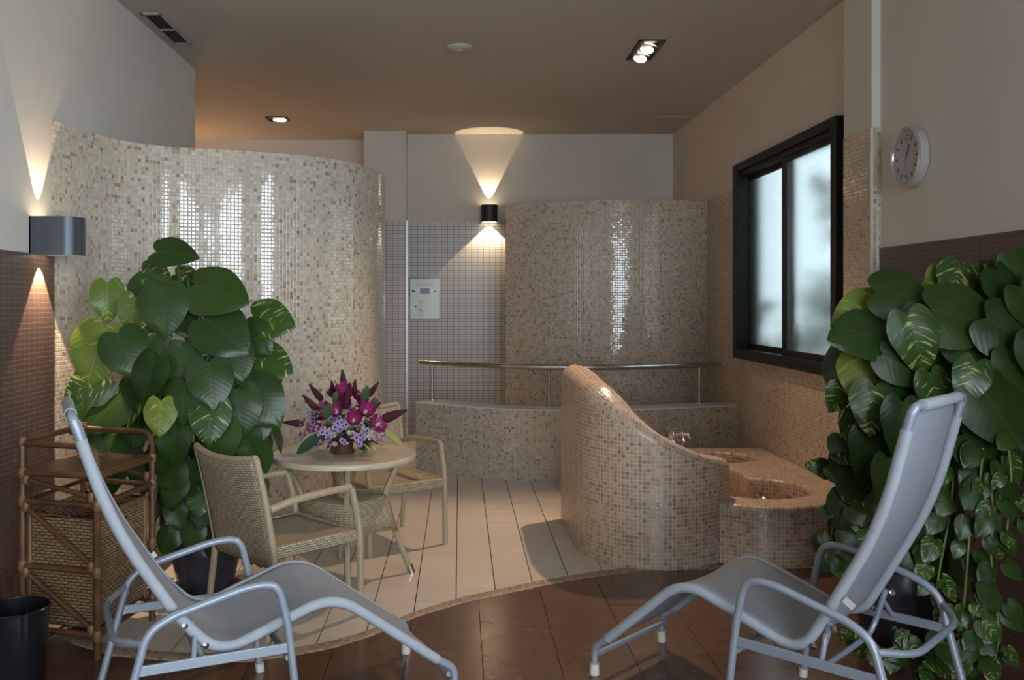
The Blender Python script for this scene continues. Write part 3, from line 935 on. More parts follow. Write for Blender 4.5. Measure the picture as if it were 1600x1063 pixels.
# viewer faces +x: dial right is -y
Fc = Matrix(((0, 0, -1, 0), (-1, 0, 0, 0), (0, 1, 0, 0), (0, 0, 0, 1)))
for hnum in range(1, 13):
    a = math.pi / 2 - hnum * math.pi / 6
    if hnum in (12, 6):
        text(str(hnum), .048, Matrix.Translation((-.0446, 0, 0)) @ Fc @ Matrix.Translation((.105 * math.cos(a), .105 * math.sin(a), 0)), CN, dial)
    else:
        m = MB(); M = Matrix.Translation((-.0446, 0, 0)) @ Fc @ Matrix.Rotation(a, 4, 'Z') @ Matrix.Translation((.112, 0, 0))
        m.box(-.014, .014, -.006, .006, 0, .0008, M); m.build('hour_mark', CN, dial)
for nm, L, w, a in (('hour_hand', .075, .005, math.radians(62)), ('minute_hand', .105, .0035, math.radians(-97)), ('minute_tail', .03, .0035, math.radians(83))):
    m = MB(); m.box(-.015, L, -w, w, 0, .0015, Matrix.Translation((-.047, 0, 0)) @ Fc @ Matrix.Rotation(a, 4, 'Z')); m.build(nm, CRIM if nm != 'hour_hand' else CN, ck)
GL = NT('clock_glass'); GL.set(Base_Color=(1, 1, 1), Roughness=.02, IOR=1.3, Transmission_Weight=1.0, Alpha=.25)
m = MB(); m.lathe([(.150, .0535), (.10, .056), (.0001, .058)], 40, Mc); m.build('glass', GL.m, ck, True)

# ------------------------------------------------------------------ control panel on the back wall
cp = thing('control_panel', 'brushed metal control panel with small blue display on grey tiles', 'control panel', (-.405, YB - .008, 1.583))
PM = simple('panel_metal', (.33, .33, .30), .32, .35)
m = MB(); m.bbox(-.18, .18, -.03, 0, -.243, .243, .006); m.build('box', PM, cp)
m = MB(); m.bbox(-.168, .168, -.036, -.03, -.231, .225, .002); fp = m.build('face_plate', PM, cp)
m = MB(); m.box(-.055, .055, -.039, -.036, .065, .125); ds = m.build('display', simple('lcd', (.13, .11, .25), .2), fp)
PT = simple('panel_print', (.28, .26, .22), .6)
for z in (.185, .158):
    m = MB(); m.box(-.10, .10, -.0368, -.036, z, z + .006); m.build('printed_line', PT, fp)
for k, z in enumerate((-.02, -.045, -.075, -.10, -.13, -.155, -.19)):
    m = MB(); m.box(-.09 + .015 * (k % 2), -.02, -.0368, -.036, z, z + .007); m.build('printed_line', PT, fp)
for x, z in ((-.14, .095), (-.12, .088), (.12, .088), (-.105, -.088)):
    m = MB(); m.lathe([(.0001, .006), (.010, .005), (.011, 0)], 14, Matrix.Translation((x, -.036, z)) @ Matrix.Rotation(math.pi / 2, 4, 'X')); m.build('button', CN, fp, True)

# ------------------------------------------------------------------ loungers


def lounger(loc, ang, prof, label, back_lean):
    t = thing('lounger', label, 'lounge chair', (loc[0], loc[1], 0), ang, 'reclining sling loungers')
    hw = .258; aw = .33; r = .0155
    prof = [Vector((s, 0, z)) for s, z in prof]
    raw = fillet([prof[0]] + prof[1:], [.11, .10, .12, .3, .12][:len(prof) - 2], 7)
    path = [raw[0]]; acc = 0
    for a_, b_ in zip(raw, raw[1:]):
        L_ = (b_ - a_).length; d_ = acc
        while d_ + .025 <= acc + L_ + 1e-9 or False:
            d_ += .025; path.append(a_ + (b_ - a_) * min(1, (d_ - acc) / L_))
            if d_ > acc + L_: break
        if L_ < .025: path.append(b_)
        acc = 0
    path = [p for i, p in enumerate(path) if i == 0 or (p - path[i - 1]).length > .004]
    if (path[-1] - prof[-1]).length > .004: path.append(prof[-1].copy())
    for sd in (-1, 1):
        pts = [Vector((p.x, sd * hw, p.z)) for p in path]
        m = MB(); m.tube(fillet([(prof[0].x - .012, sd * hw, .02), (prof[0].x - .012, sd * hw, prof[0].z)] + [tuple(pts[3])], .03, 4) + pts[4:], r, 10)
        m.build('side_rail', LMETAL, t, True)
        m = MB(); m.tube([(prof[0].x - .012, sd * hw, 0), (prof[0].x - .012, sd * hw, .045)], [.021, .019], 12); m.build('foot_cap', WHITEP, t, True)
        # fabric sleeve round the rail
        m = MB(); m.tube([p for p in pts[3:-3]], r + .004, 10); m.build('sleeve', SLEEVE, t, True)
    # top bar and foot bar
    tp_ = prof[-1]
    m = MB(); m.tube(fillet([(path[-3].x, -hw, path[-3].z), (tp_.x + .006, -hw, tp_.z + .012), (tp_.x + .006, hw, tp_.z + .012), (path[-3].x, hw, path[-3].z)], .035, 6), r + .001, 10); m.build('top_bar', LMETAL, t, True)
    m = MB(); m.tube([(tp_.x + .006, -hw + .07, tp_.z + .012), (tp_.x + .006, hw - .07, tp_.z + .012)], r + .005, 12); m.build('head_sleeve', SLEEVE, t, True)
    m = MB(); m.tube([(prof[0].x + .01, -hw, prof[0].z - .02), (prof[0].x + .01, hw, prof[0].z - .02)], .012, 8); m.build('cross_bar', LMETAL, t, True)
    # sling sheet
    n = len(path); P = []; UV = []; L = 0; thk = .004
    rows = path[2:-2] + [path[-2] + (tp_ - path[-2]) * k for k in (.35, .7, 1.0)]
    nr = len(rows)
    for i, p in enumerate(rows):
        if i: L += (p - rows[i - 1]).length
        tg = (rows[min(i + 1, nr - 1)] - rows[max(i - 1, 0)]).normalized(); nm = Vector((-tg.z, 0, tg.x))
        if nm.z < 0 and abs(nm.z) > abs(nm.x): nm = -nm
        inset_ = 0 if i < nr - 3 else .055
        row = []; ru = []
        for k in range(13):
            u = -1 + 2 * k / 12
            sag = .012 * (1 - u * u) * (1.0 if i > nr * .2 else .6)
            y = u * (hw - inset_ - .002)
            q = p - nm * sag + nm * .010
            row.append((q.x, y, q.z)); ru.append((y, L))
        P.append(row); UV.append(ru)
    m = MB(); m.grid(P, UV)
    sl = m.build('sling', SLING, t, True, 70)
    md = sl.modifiers.new('thick', 'SOLIDIFY'); md.thickness = .004
    # arm and leg frames
    for sd in (-1, 1):
        y = sd * aw
        pts = fillet([(.615, y, .0), (.665, y, .43), (.70, y, .565), (.80, y, .567), (1.06, y, .50), (1.135, y, .455), (1.255, y, 0)], [.10, .10, .08, .10, .10], 6)
        m = MB(); m.tube(pts, .0145, 10); m.build('arm_leg_frame', LMETAL, t, True)
        m = MB(); m.bbox(.648, 1.17, y - .006, y + .006, .318, .352, .002); m.build('side_bar', LMETAL, t)
        for s in (.615, 1.255):
            m = MB(); m.tube([(s, y, 0), (s - (.004 if s < 1 else .01) * -1 * (1 if s < 1 else -1), y, .035)], .0185, 10); m.build('foot_cap', WHITEP, t, True)
    # rear U brace and seat bars
    m = MB(); m.tube(fillet([(1.148, -aw, .425), (1.23, -aw + .12, .405), (1.23, aw - .12, .405), (1.148, aw, .425)], .16, 8), .0125, 8); m.build('rear_brace', LMETAL, t, True)
    lo = min(prof[2:4], key=lambda p: p.z)
    m = MB(); m.tube(fillet([(lo.x + .10, -hw, lo.z + .13), (lo.x + .05, -hw + .01, lo.z - .05), (lo.x + .05, hw - .01, lo.z - .05), (lo.x + .10, hw, lo.z + .13)], .07, 6), .0105, 8); m.build('seat_brace', LMETAL, t, True)
    m = MB(); m.tube([(.66, -aw, .30), (.66, aw, .30)], .0125, 8); m.build('cross_bar', LMETAL, t, True)
    for sd in (-1, 1):
        m = MB(); m.tube([(lo.x + .10, sd * aw, .338), (lo.x + .085, sd * (hw + .004), lo.z + .09)], .009, 8); m.build('bracket', LMETAL, t, True)
        for ds in (.03, .10):
            m = MB(); m.lathe([(.0001, .012), (.011, .010), (.012, 0)], 12, Matrix.Translation((lo.x + ds + .02, sd * (hw + .012), lo.z + ds * 1.1 + .01)) @ Matrix.Rotation(-sd * math.pi / 2, 4, 'X')); m.build('bolt', CHROME, t, True)
    m = MB(); m.box(-.02, .02, -.0006, .0006, -.012, .012, Matrix.Translation((lo.x + .17, -(hw + .02), lo.z + .22)) @ Matrix.Rotation(.6, 4, 'Y')); m.build('care_tag', WHITEP, t)
    return t


aR = math.radians(-44.5); aL = math.atan2(-.42, -.9075)
lounger((.751, 3.945), aR, [(0, .115), (.405, .482), (.87, .325), (.965, .50), (1.137, .82), (1.231, 1.2)], 'grey sling lounger on the right seen from behind its tall back', 0)
lounger((-.14, 3.76), aL, [(0, .123), (.475, .475), (.885, .325), (1.01, .45), (1.235, .80), (1.355, 1.165)], 'grey sling lounger on the left beside the rattan shelf', 0)

# ------------------------------------------------------------------ wicker chairs


def chair(loc, ang, label):
    """local +x = facing; width along y"""
    t = thing('wicker_armchair', label, 'chair', (loc[0], loc[1], 0), ang, 'wicker armchairs at the round table')
    D = .24; Wd = .265; SZ = .42
    # seat
    P = []; UV = []
    for i in range(9):
        x = -D + 2 * D * i / 8; row = []; ru = []
        for j in range(9):
            y = -Wd + 2 * Wd * j / 8; u = (i - 4) / 4; v = (j - 4) / 4
            row.append((x, y, SZ - .018 * (1 - u * u) * (1 - v * v))); ru.append((x, y))
        P.append(row); UV.append(ru)
    m = MB(); m.grid(P, UV, True); s = m.build('seat', WICKER, t, True); md = s.modifiers.new('t', 'SOLIDIFY'); md.thickness = .02; md.offset = -1
    m = MB(); e = .022
    m.bbox(-D, D + .012, -Wd - .006, -Wd + e, SZ - .055, SZ + .006, .01); m.bbox(-D, D + .012, Wd - e, Wd + .006, SZ - .055, SZ + .006, .01)
    m.bbox(D - e, D + .014, -Wd, Wd, SZ - .054, SZ + .005, .01); m.bbox(-D - .01, -D + e, -Wd, Wd, SZ - .054, SZ + .002, .01)
    m.build('seat_frame', WICKER, t, False)
    # back panel: slightly concave, leaning
    P = []; UV = []
    for i in range(11):
        v = i / 10; z = SZ - .10 + v * (.822 - SZ + .10); row = []; ru = []
        for j in range(13):
            u = -1 + 2 * j / 12
            x = -D - .005 - .105 * v ** 1.3 - .030 * (1 - u * u) * v
            row.append((x, u * (Wd - .006 * (1 - v)), z + (.022 * (abs(u) ** 2.2) * v if True else 0))); ru.append((u * Wd, z))
        P.append(row); UV.append(ru)
    m = MB(); m.grid(P, UV); b = m.build('backrest', WICKER, t, True); md = b.modifiers.new('t', 'SOLIDIFY'); md.thickness = .024; md.offset = 0
    for sd in (-1, 1):
        m = MB(); m.tube([Vector(P[i][0 if sd < 0 else 12]) for i in range(11)], .0165, 8); m.build('back_post', WICKER_S, t, True)
        # rear leg
        m = MB(); m.tube([(-D - .004, sd * Wd, SZ - .06), (-D - .05, sd * Wd, 0)], [.0185, .015], 8); m.build('leg', WICKER_S, t, True)
        # front leg runs up into the arm
        m = MB(); m.tube(fillet([(D + .005, sd * (Wd + .008), 0), (D + .0, sd * (Wd + .008), SZ + .02), (D - .055, sd * (Wd + .010), .638)], .12, 5), .0175, 8); m.build('leg', WICKER_S, t, True)
        m = MB(); m.tube(cr([(D - .06, sd * (Wd + .010), .641), (.0, sd * (Wd + .016), .638), (-.16, sd * (Wd + .008), .625), (-D - .035, sd * (Wd - .002), .60)], 5), [.0175] * 16, 8); m.build('armrest', WICKER_S, t, True)
    m = MB(); m.tube([Vector(p) for p in P[10]], .0165, 8); m.build('top_rail', WICKER_S, t, True)
    return t


chair((-.857, 4.511), math.radians(45), 'wicker armchair in front of the table with its back to us')
chair((-.455, 5.845), math.atan2(-.83, .558), 'wicker armchair behind the table against the tiled pillar')

# ------------------------------------------------------------------ table
tb = thing('round_table', 'round table with stone top and flared wicker base', 'table', (-.654, 5.115, 0), math.radians(10.7))
m = MB(); m.lathe([(.0001, .664), (.395, .664), (.406, .668), (.409, .680), (.408, .690), (.402, .697), (.39, .699), (.0001, .699)], 56); m.build('tabletop', TABLETOP, tb, True, 35)
# wicker skirt: square with corners on the axes, flared
sk = []; UV = []
lev = [(.20, .445), (.20, .455), (.235, .45), (.255, .40), (.275, .32), (.30, .235)]
for (R_, z) in lev:
    row = []; ru = []; acc = 0
    for k in range(33):
        a = 2 * math.pi * k / 32; c = math.pi / 4 * 0
        # superellipse diamond, corners along the axes
        ca, sa = math.cos(a), math.sin(a); rr = R_ / (abs(ca) ** 1.25 + abs(sa) ** 1.25) ** (1 / 1.25)
        zz = z
        if z < .25:
            zz = z + .055 * (abs(math.sin(2 * a)) ** .8)
        row.append((rr * ca, rr * sa, zz)); ru.append((acc, z)); acc += R_ * 2 * math.pi / 32 * .85
    sk.append(row); UV.append(ru)
m = MB(); m.grid(sk, UV); s_ = m.build('wicker_skirt', WICKER, tb, True, 50); md = s_.modifiers.new('t', 'SOLIDIFY'); md.thickness = .012
m = MB(); m.add([p for p in sk[1][:-1]], [tuple(range(32))], [[(p[0], p[1]) for p in sk[1][:-1]]]); m.build('skirt_top', WICKER, tb)
m = MB(); m.lathe([(.042, .452), (.05, .52), (.075, .60), (.10, .662)], 20); m.build('centre_column', WICKER, tb, True)
for k in range(4):
    a = k * math.pi / 2; d = Vector((math.cos(a), math.sin(a), 0))
    m = MB(); m.tube(fillet([d * .385, d * .285 + Vector((0, 0, .26)), d * .225 + Vector((0, 0, .45)), d * .325 + Vector((0, 0, .664))], .05, 4), .0165, 8); lg = m.build('leg', WICKER_S, tb, True)
    m = MB(); m.tube([d * .389, d * .372 + Vector((0, 0, .045))], .0195, 10); m.build('leg_cap', STEEL, lg, True)

# ------------------------------------------------------------------ flower arrangement
fl = thing('flower_arrangement', 'basket of magenta and lilac flowers standing on the round table', 'flowers', (-.654, 5.10, .699))
m = MB(); m.lathe([(.0001, .0), (.058, 0), (.064, .012), (.055, .03), (.055, .05), (.062, .072), (.055, .072), (.05, .05), (.0001, .05)], 24)
m.build('basket', weave('flower_basket', (.16, .06, .03), (.12, .045, .022), (.05, .02, .01), .016, .008), fl, True)
MAG = simple('petal_magenta', (.25, .014, .105), .55, var=.35, vscale=60)
DRK = simple('spike_dark_red', (.055, .006, .016), .8, var=.4, vscale=90, bump=1, bscale=200)
LIL = simple('petal_lilac', (.36, .27, .48), .6, var=.25, vscale=50)
PNK = simple('petal_pink', (.42, .20, .30), .6, var=.2, vscale=50)
CRM = simple('petal_cream', (.55, .46, .36), .6, var=.1, vscale=50)
EYE = simple('flower_eye', (.03, .02, .05), .7)
FOLG = simple('bouquet_leaf', (.045, .085, .025), .4, var=.3, vscale=40)
FOLS = simple('bouquet_striped_leaf', (.015, .05, .025), .35); FOLY = simple('leaf_yellow_edge', (.34, .34, .10), .4)


def dome(u, v, k=1.0):
    """direction on the bouquet dome: u in -1..1 (x), v 0..1 up"""
    return Vector((.255 * u * k, 0, .05 + .27 * v))


def frame(n, roll=0):
    q = Vector(n).to_track_quat('Z', 'Y').to_matrix().to_4x4()
    return q @ Matrix.Rotation(roll, 4, 'Z')


def petalflower(np_, R, cup, wid):
    m = MB()
    for k in range(np_):
        a = 2 * math.pi * k / np_
        P = []
        for i in range(5):
            v = i / 4; row = []
            w = wid * R * math.sin(math.pi * (.12 + .80 * v)) ** .8
            for j in range(3):
                u = j - 1
                row.append(Matrix.Rotation(a, 4, 'Z') @ Vector((R * v * (1 - .25 * cup * v), u * w, cup * R * (v ** 1.5) + .12 * R * abs(u) * v)))
            P.append(row)
        m.grid(P)
    return m


bloom_me = []
for cup in (.9, .5, 1.3):
    mm = petalflower(6, .050, cup, .50); bloom_me.append(mm.mesh('bloom', MAG, True))
    c_ = MB(); c_.lathe([(.0001, .022), (.008, .018), (.009, .004)], 8); 
cen_me = MB(); cen_me.lathe([(.0001, .030), (.007, .026), (.009, .006)], 8); cen_me = cen_me.mesh('bloom_centre', CRM, True)
small_me = {}
for nm, mt in (('lil', LIL), ('pnk', PNK), ('crm', CRM)):
    small_me[nm] = petalflower(5, .016, .3, .5).mesh('floret', mt, True)
eye_me = MB(); eye_me.lathe([(.0001, .006), (.005, .004), (.006, 0)], 7); eye_me = eye_me.mesh('floret_eye', EYE, True)
spk = MB(); spk.tube([(0, 0, -.02), (0, 0, .02), (0, .004, .07), (.002, .008, .12)], [.018, .026, .018, .006], 9); spk_me = spk.mesh('spike', DRK, True)


def put(name, me, p, n, sc=1.0, roll=None):
    o = link(name, me, fl)
    o.matrix_local = Matrix.Translation(p) @ frame(n, random.uniform(0, 6.28) if roll is None else roll) @ Matrix.Scale(sc, 4)
    return o


def fpx(px, py, dep):    # bouquet-relative point from picture position at depth offset
    q = W(px, py, 5.10 + dep); return q - Vector((-.654, 5.10, .699))


blooms = [(493, 667, -.14, 1.1), (525, 642, -.17, 1.0), (537, 618, -.10, 1.35), (553, 655, -.19, 1.1), (572, 642, -.16, 1.2), (592, 662, -.12, 1.25), (548, 610, -.03, 1.0), (520, 613, -.02, .9), (505, 636, -.08, .9), (560, 617, .0, .9), (540, 632, -.16, .9), (585, 632, -.02, .8), (500, 650, .08, .9), (565, 630, .1, 1), (530, 625, .12, 1)]
for px, py, dp, sc in blooms:
    p = fpx(px, py, dp); n = (p - Vector((0, .02, .06))).normalized() + Vector((0, -.25, .1))
    b = put('bloom', random.choice(bloom_me), p - n.normalized() * .03, n, sc)
    c_ = link('bloom_centre', cen_me, b)
for (px, py, dp, tx, ty, L) in ((500, 622, -.04, -.55, .85, .8), (537, 606, -.06, .0, 1, .85), (553, 612, -.02, .2, 1, .6), (578, 616, -.02, .55, .85, .7), (600, 655, -.06, 1, .38, 1.15), (470, 662, -.08, -1, .05, .8), (492, 637, -.1, -.6, .7, .8), (541, 632, -.17, .05, .8, .7), (520, 612, .0, -.1, 1, .55)):
    put('spike', spk_me, fpx(px, py, dp), Vector((tx, -.15, ty)), L)
random.seed(21)
for k in range(150):
    u = random.uniform(-1, 1); v = random.uniform(.0, 1) * math.sqrt(max(0, 1 - u * u * .8))
    d = -math.sqrt(max(0, 1 - u * u * .8 - v * v * .8)) * random.choice((1, 1, 1, -.7))
    p = Vector((.235 * u, .19 * d, .07 + .25 * v)); n = (p - Vector((0, 0, .05))).normalized() + Vector((0, -.2, .15))
    kind = random.choice(('lil', 'lil', 'lil', 'pnk', 'pnk', 'crm'))
    o = put('floret', small_me[kind], p, n, random.uniform(.8, 1.25))
    if kind == 'lil': link('floret_eye', eye_me, o)
for k in range(110):
    u = random.uniform(-1, 1); v = random.uniform(.0, 1) * math.sqrt(max(0, 1 - u * u * .8))
    d = -math.sqrt(max(0, 1 - u * u * .8 - v * v * .8)) * random.choice((1, 1, -.8))
    p = Vector((.265 * u, .20 * d, .06 + .27 * v)); put('floret', small_me[random.choice(('lil', 'pnk', 'pnk', 'lil', 'crm'))], p, (p - Vector((0, 0, .05))).normalized() + Vector((0, -.2, .15)), random.uniform(.4, .65))
for k, (px, py) in enumerate(((528, 662), (534, 660), (524, 668), (531, 671), (537, 666), (557, 684), (563, 688), (503, 676), (511, 677), (541, 664))):
    o = put('floret', small_me['lil'], fpx(px, py, -.2), Vector((0, -1, .2)), 1.2); link('floret_eye', eye_me, o)


def slimleaf(L, w, mat, edge=None, droop=.2):
    m = MB(); P = []
    for i in range(7):
        v = i / 6; ww = w * math.sin(math.pi * min(1, .08 + v * .92)) ** .7 * (1 if v < .99 else .05)
        P.append([(u * ww, L * v, -droop * L * v * v + .1 * abs(u) * ww) for u in (-1, 0, 1)])
    m.grid(P); return m.mesh('leaf', mat, True)


sl_me = [slimleaf(.10, .016, FOLG), slimleaf(.075, .022, FOLG), slimleaf(.12, .03, FOLG)]


LEAF_XMAX = 2.452


def leaf_at(parent, me, p, tip, nrm, sc, name='leaf'):
    y = Vector(tip).normalized(); z = Vector(nrm); z = (z - y * z.dot(y)).normalized(); x = y.cross(z)
    M = Matrix(((x.x, y.x, z.x, p[0]), (x.y, y.y, z.y, p[1]), (x.z, y.z, z.z, p[2]), (0, 0, 0, 1)))
    M = M @ Matrix.Scale(sc, 4)
    ov = max((M @ v.co).x for v in me.vertices) + parent.location.x - LEAF_XMAX
    if ov > 0: M = Matrix.Translation((-ov, 0, 0)) @ M
    o = link(name, me, parent); o.matrix_local = M; return o


for k in range(120):
    a = random.uniform(0, 6.28); z = random.uniform(.05, .26) if k > 40 else random.uniform(.05, .12)
    rr = .10 + .05 * random.random(); d = Vector((math.cos(a), math.sin(a) * .8, 0))
    leaf_at(fl, random.choice(sl_me), d * rr * (1.1 - z) + Vector((0, 0, z)), d + Vector((0, 0, random.uniform(-.45, .5))), Vector((0, 0, 1)) + d * .2, random.uniform(.7, 1.15))
for px, py, dp, sc in ((568, 628, -.14, .8), (509, 655, -.18, .8), (522, 630, -.15, .6), (582, 640, -.1, .6)):
    p = fpx(px, py, dp); leaf_at(fl, sl_me[2], p, Vector((.2, -.3, .8)), Vector((0, -1, .3)), sc)
# the two long striped leaves
for (p0, p1, mm, wd) in ((fpx(502, 676, -.16), fpx(462, 712, -.22), FOLS, .034), (fpx(598, 668, -.08), fpx(632, 702, -.10), FOLY, .018)):
    tip = p1 - p0; me = slimleaf(tip.length, wd, mm, None, -.12)
    o = leaf_at(fl, me, p0, tip, Vector((.3, -.8, .6)), 1.0, 'striped_leaf')
    if mm is FOLS:
        m = MB(); pts = []
        for i in range(7):
            v = i / 6; ww = wd * math.sin(math.pi * min(1, .08 + v * .92)) ** .7 * (1 if v < .99 else .05); pts.append((ww, tip.length * v, .12 * tip.length * v * v + .1 * ww))
        m.tube(pts, .0035, 5); m.build('yellow_edge', FOLY, o, True)

# ------------------------------------------------------------------ rattan shelf with hamper
P1 = Vector((-1.572, 3.93, 0)); P2 = Vector((-1.948, 4.035, 0)); P3 = Vector((-1.497, 4.41, 0)); P4 = Vector((-1.873, 4.515, 0))
rs = thing('rattan_shelf', 'brown rattan cane shelf unit standing by the brown tiled wall', 'shelf', ((P1 + P4) / 2))
RC = .0135


def rv(p, z): return Vector((p.x, p.y, z)) - rs.location


def cane(pts, name='cane', r=RC):
    m = MB(); m.tube(pts, r, 9); return m.build(name, RATTAN, rs, True)


def wrap(p, ax=(0, 0, 1), L=.035, r=.021):
    p = Vector(p); ax = Vector(ax).normalized() * L / 2
    m = MB(); m.tube([p - ax, p - ax * .5, p + ax * .5, p + ax], [r * .8, r, r, r * .8], 9); m.build('binding', RATTAN_W, rs, True)


TZ = .93; SZh = .80
cane([rv(P2, 0), rv(P2, TZ)], 'post', .016); cane([rv(P4, 0), rv(P4, TZ)], 'post', .016); cane([rv(P1, 0), rv(P1, SZh)], 'post', .016); cane([rv(P3, 0), rv(P3, SZh)], 'post', .016)
cane([rv(P2, TZ), rv(P4, TZ)], 'top_rail')
for a, b in ((P2, P1), (P4, P3)):
    cane(fillet([rv(a, TZ - .01), rv(b, TZ - .012), rv(b, SZh - .02)], .10, 7), 'bent_rail')
    for z in (SZh - .01, .664, .375, .10):
        cane([rv(a, z), rv(b, z)], 'rail')
for z in (SZh - .012, .664, .10):
    cane([rv(P1, z), rv(P3, z)], 'rail'); cane([rv(P2, z), rv(P4, z)], 'rail')
cane([rv(P2, .375), rv(P4, .375)], 'rail')
for a, b in ((P2, P1), (P4, P3)):
    for z0, z1 in ((SZh - .04, .70), (.64, .40), (.35, .125)):
        cane([rv(a, z0) * .96 + rv(b, z0) * .04, rv(a, z1) * .06 + rv(b, z1) * .94], 'brace', .0115)
        wrap(rv(a, z0) * .95 + rv(b, z0) * .05, (0, 0, 1), .04, .019); wrap(rv(a, z1) * .07 + rv(b, z1) * .93, (0, 0, 1), .045, .021)
for p in (P1, P2, P3, P4):
    for z in (SZh - .01, .664, .375, .10): wrap(rv(p, z), (0, 0, 1), .045, .0205)
for p in (P2, P4): wrap(rv(p, TZ), (0, 0, 1), .04, .0205)
m = MB(); ex = (P1 - P2).normalized(); ey = (P3 - P1).normalized(); lw = (P1 - P2).length; ld = (P3 - P1).length
Ms = Matrix(((ex.x, ey.x, 0, (P2 - rs.location).x), (ex.y, ey.y, 0, (P2 - rs.location).y), (0, 0, 1, 0), (0, 0, 0, 1)))
m.bbox(.0, lw, .0, ld, SZh - .012, SZh + .006, .004, Ms); m.build('shelf_board', RSHELF, rs)
hp = thing('wicker_hamper', 'woven wicker hamper basket inside the rattan shelf', 'basket', ((P1 + P4) / 2 + Vector((0, 0, .118))))
Mh = Matrix(((ex.x, ey.x, 0, (P2 - hp.location).x), (ex.y, ey.y, 0, (P2 - hp.location).y), (0, 0, 1, 0), (0, 0, 0, 1)))
g = .024; HZ = .60 - .118; x0, x1, y0, y1 = g, lw - g - .004, g, ld - g
# front panel with a hand hole at y mid
hy0, hy1, hz0, hz1 = ld * .42, ld * .64, HZ - .10, HZ - .05
m = MB(); tt = .012
for a, b, c, d in ((y0, hy0, 0, HZ), (hy1, y1, 0, HZ), (hy0, hy1, 0, hz0), (hy0, hy1, hz1, HZ)):
    m.box(x1 - tt, x1, a, b, c, d, Mh)
fr_ = m.build('front_panel', BASKETW, hp)
m = MB(); m.box(x1 - tt - .02, x1 - tt - .016, hy0 - .02, hy1 + .02, hz0 - .02, hz1 + .02, Mh); m.build('hand_hole_shade', BLACKP, hp).name = 'shade_sheet'  # added black sheet standing in for the shade inside the hand hole
m = MB(); m.box(x0, x1, y0, y0 + tt, 0, HZ, Mh); m.build('side_panel', BASKETW, hp)
m = MB(); m.box(x0, x1, y1 - tt, y1, 0, HZ, Mh); m.build('side_panel', BASKETW, hp)
m = MB(); m.box(x0, x0 + tt, y0, y1, 0, HZ, Mh); m.build('back_panel', BASKETW, hp)
m = MB(); m.box(x0, x1, y0, y1, 0, .01, Mh); m.build('bottom_panel', BASKETW, hp)
m = MB(); m.tube([Mh @ Vector(p) for p in ((x0, y0, HZ), (x1, y0, HZ), (x1, y1, HZ), (x0, y1, HZ))], .014, 8, closed=True); m.build('rolled_rim', RATTAN_W, hp, True)
for (a, b) in ((x1, y0), (x1, y1), (x0, y0)):
    m = MB(); m.tube([Mh @ Vector((a, b, 0)), Mh @ Vector((a, b, HZ))], .012, 8); m.build('corner_cane', RATTAN_W, hp, True)

# ------------------------------------------------------------------ waste bin
bn = thing('waste_bin', 'dark translucent waste bin beside the rattan shelf', 'bin', (-1.745, 3.55, 0))
BG = NT('smoked_plastic'); BG.set(Base_Color=(.010, .011, .013), Roughness=.22, IOR=1.4, Alpha=.86)
m = MB(); m.lathe([(.105, .004), (.108, .01), (.128, .35), (.1255, .35), (.104, .012), (.0001, .010)], 40); m.build('shell', BG.m, bn, True, 40)
m = MB(); m.lathe([(.126, .346), (.131, .347), (.132, .354), (.128, .358), (.124, .354)], 40); m.build('rim', BLACKP, bn, True)

# ------------------------------------------------------------------ plants
random.seed(5)


def leaf_mesh(kind, mat):
    """heart shaped leaf, unit length 1 along +y, base notch at the origin"""
    W_ = [.52, .48, .43][kind]; fold = [.10, .06, .18][kind]; drp = [.22, .12, .34][kind]
    rows = 9; P = []; UV = []
    for i in range(rows + 1):
        v = i / rows; row = []; ru = []
        w = W_ * (max(0.0, 1 - (max(0, v - .30) / .70) ** 1.75)) ** .85 * (.62 + .38 * math.sin(min(1, (v + .05) / .33) * math.pi / 2))
        for j in range(9):
            u = -1 + j / 4
            x = u * w; lobe = -.15 * math.sin(abs(u) * math.pi * .80) * (1 - v) ** 3
            y = v + lobe
            z = fold * abs(x) - drp * v * v - .35 * x * x + .02 * math.sin(9 * v + 3 * u) * abs(u)
            row.append((x, y, z)); ru.append((.5 + x / 1.0, v))
        P.append(row); UV.append(ru)
    m = MB(); m.grid(P, UV, True); return m.mesh('leaf', mat, True)


LEAF = [[leaf_mesh(k, mt) for k in range(3)] for mt in LEAFM]


def big_leaf(plant, px, py, Y, size, tipdir, mat, kind=None, tilt=None, nz=.35):
    """leaf centred on the picture point at distance Y; size = length in px; tipdir angle (deg, 0 right, 90 down)"""
    c = W(px, py, Y) - plant.location; L = size * Y / F
    a = math.radians(tipdir); tip = Vector((math.cos(a), -.30, -math.sin(a)))
    if tilt is not None: tip.y = tilt
    nrm = Vector((random.uniform(-.25, .25), -1, nz + random.uniform(-.15, .25)))
    t_ = tip.normalized()
    return leaf_at(plant, LEAF[mat][random.randrange(3) if kind is None else kind], c - t_ * L * .42, tip, nrm, L)


def pot(t, r0, r1, h, saucer=True, mat=POTB):
    m = MB(); m.lathe([(.0001, .02), (r0, .02), (r0 + .012, .05), (r1, h * .72), (r1 + .004, h * .9), (r1 - .004, h), (r1 - .02, h), (r1 - .024, h * .9), (.0001, h * .88)], 40); m.build('pot', mat, t, True, 50)
    if saucer:
        m = MB(); m.lathe([(.0001, .0), (r0 + .03, 0), (r0 + .055, .03), (r0 + .048, .032), (r0 + .025, .012), (.0001, .012)], 36); m.build('saucer', TERRA, t, True, 50)
    m = MB(); m.lathe([(.0001, h * .92), (r1 * .5, h * .91), (r1 - .024, h * .89)], 24); m.build('soil', SOIL, t, True)


def vine(t, pts, r=.006, mat=None, name='stem'):
    m = MB(); m.tube(cr(pts, 5), r, 6); return m.build(name, mat or STEMG, t, True)


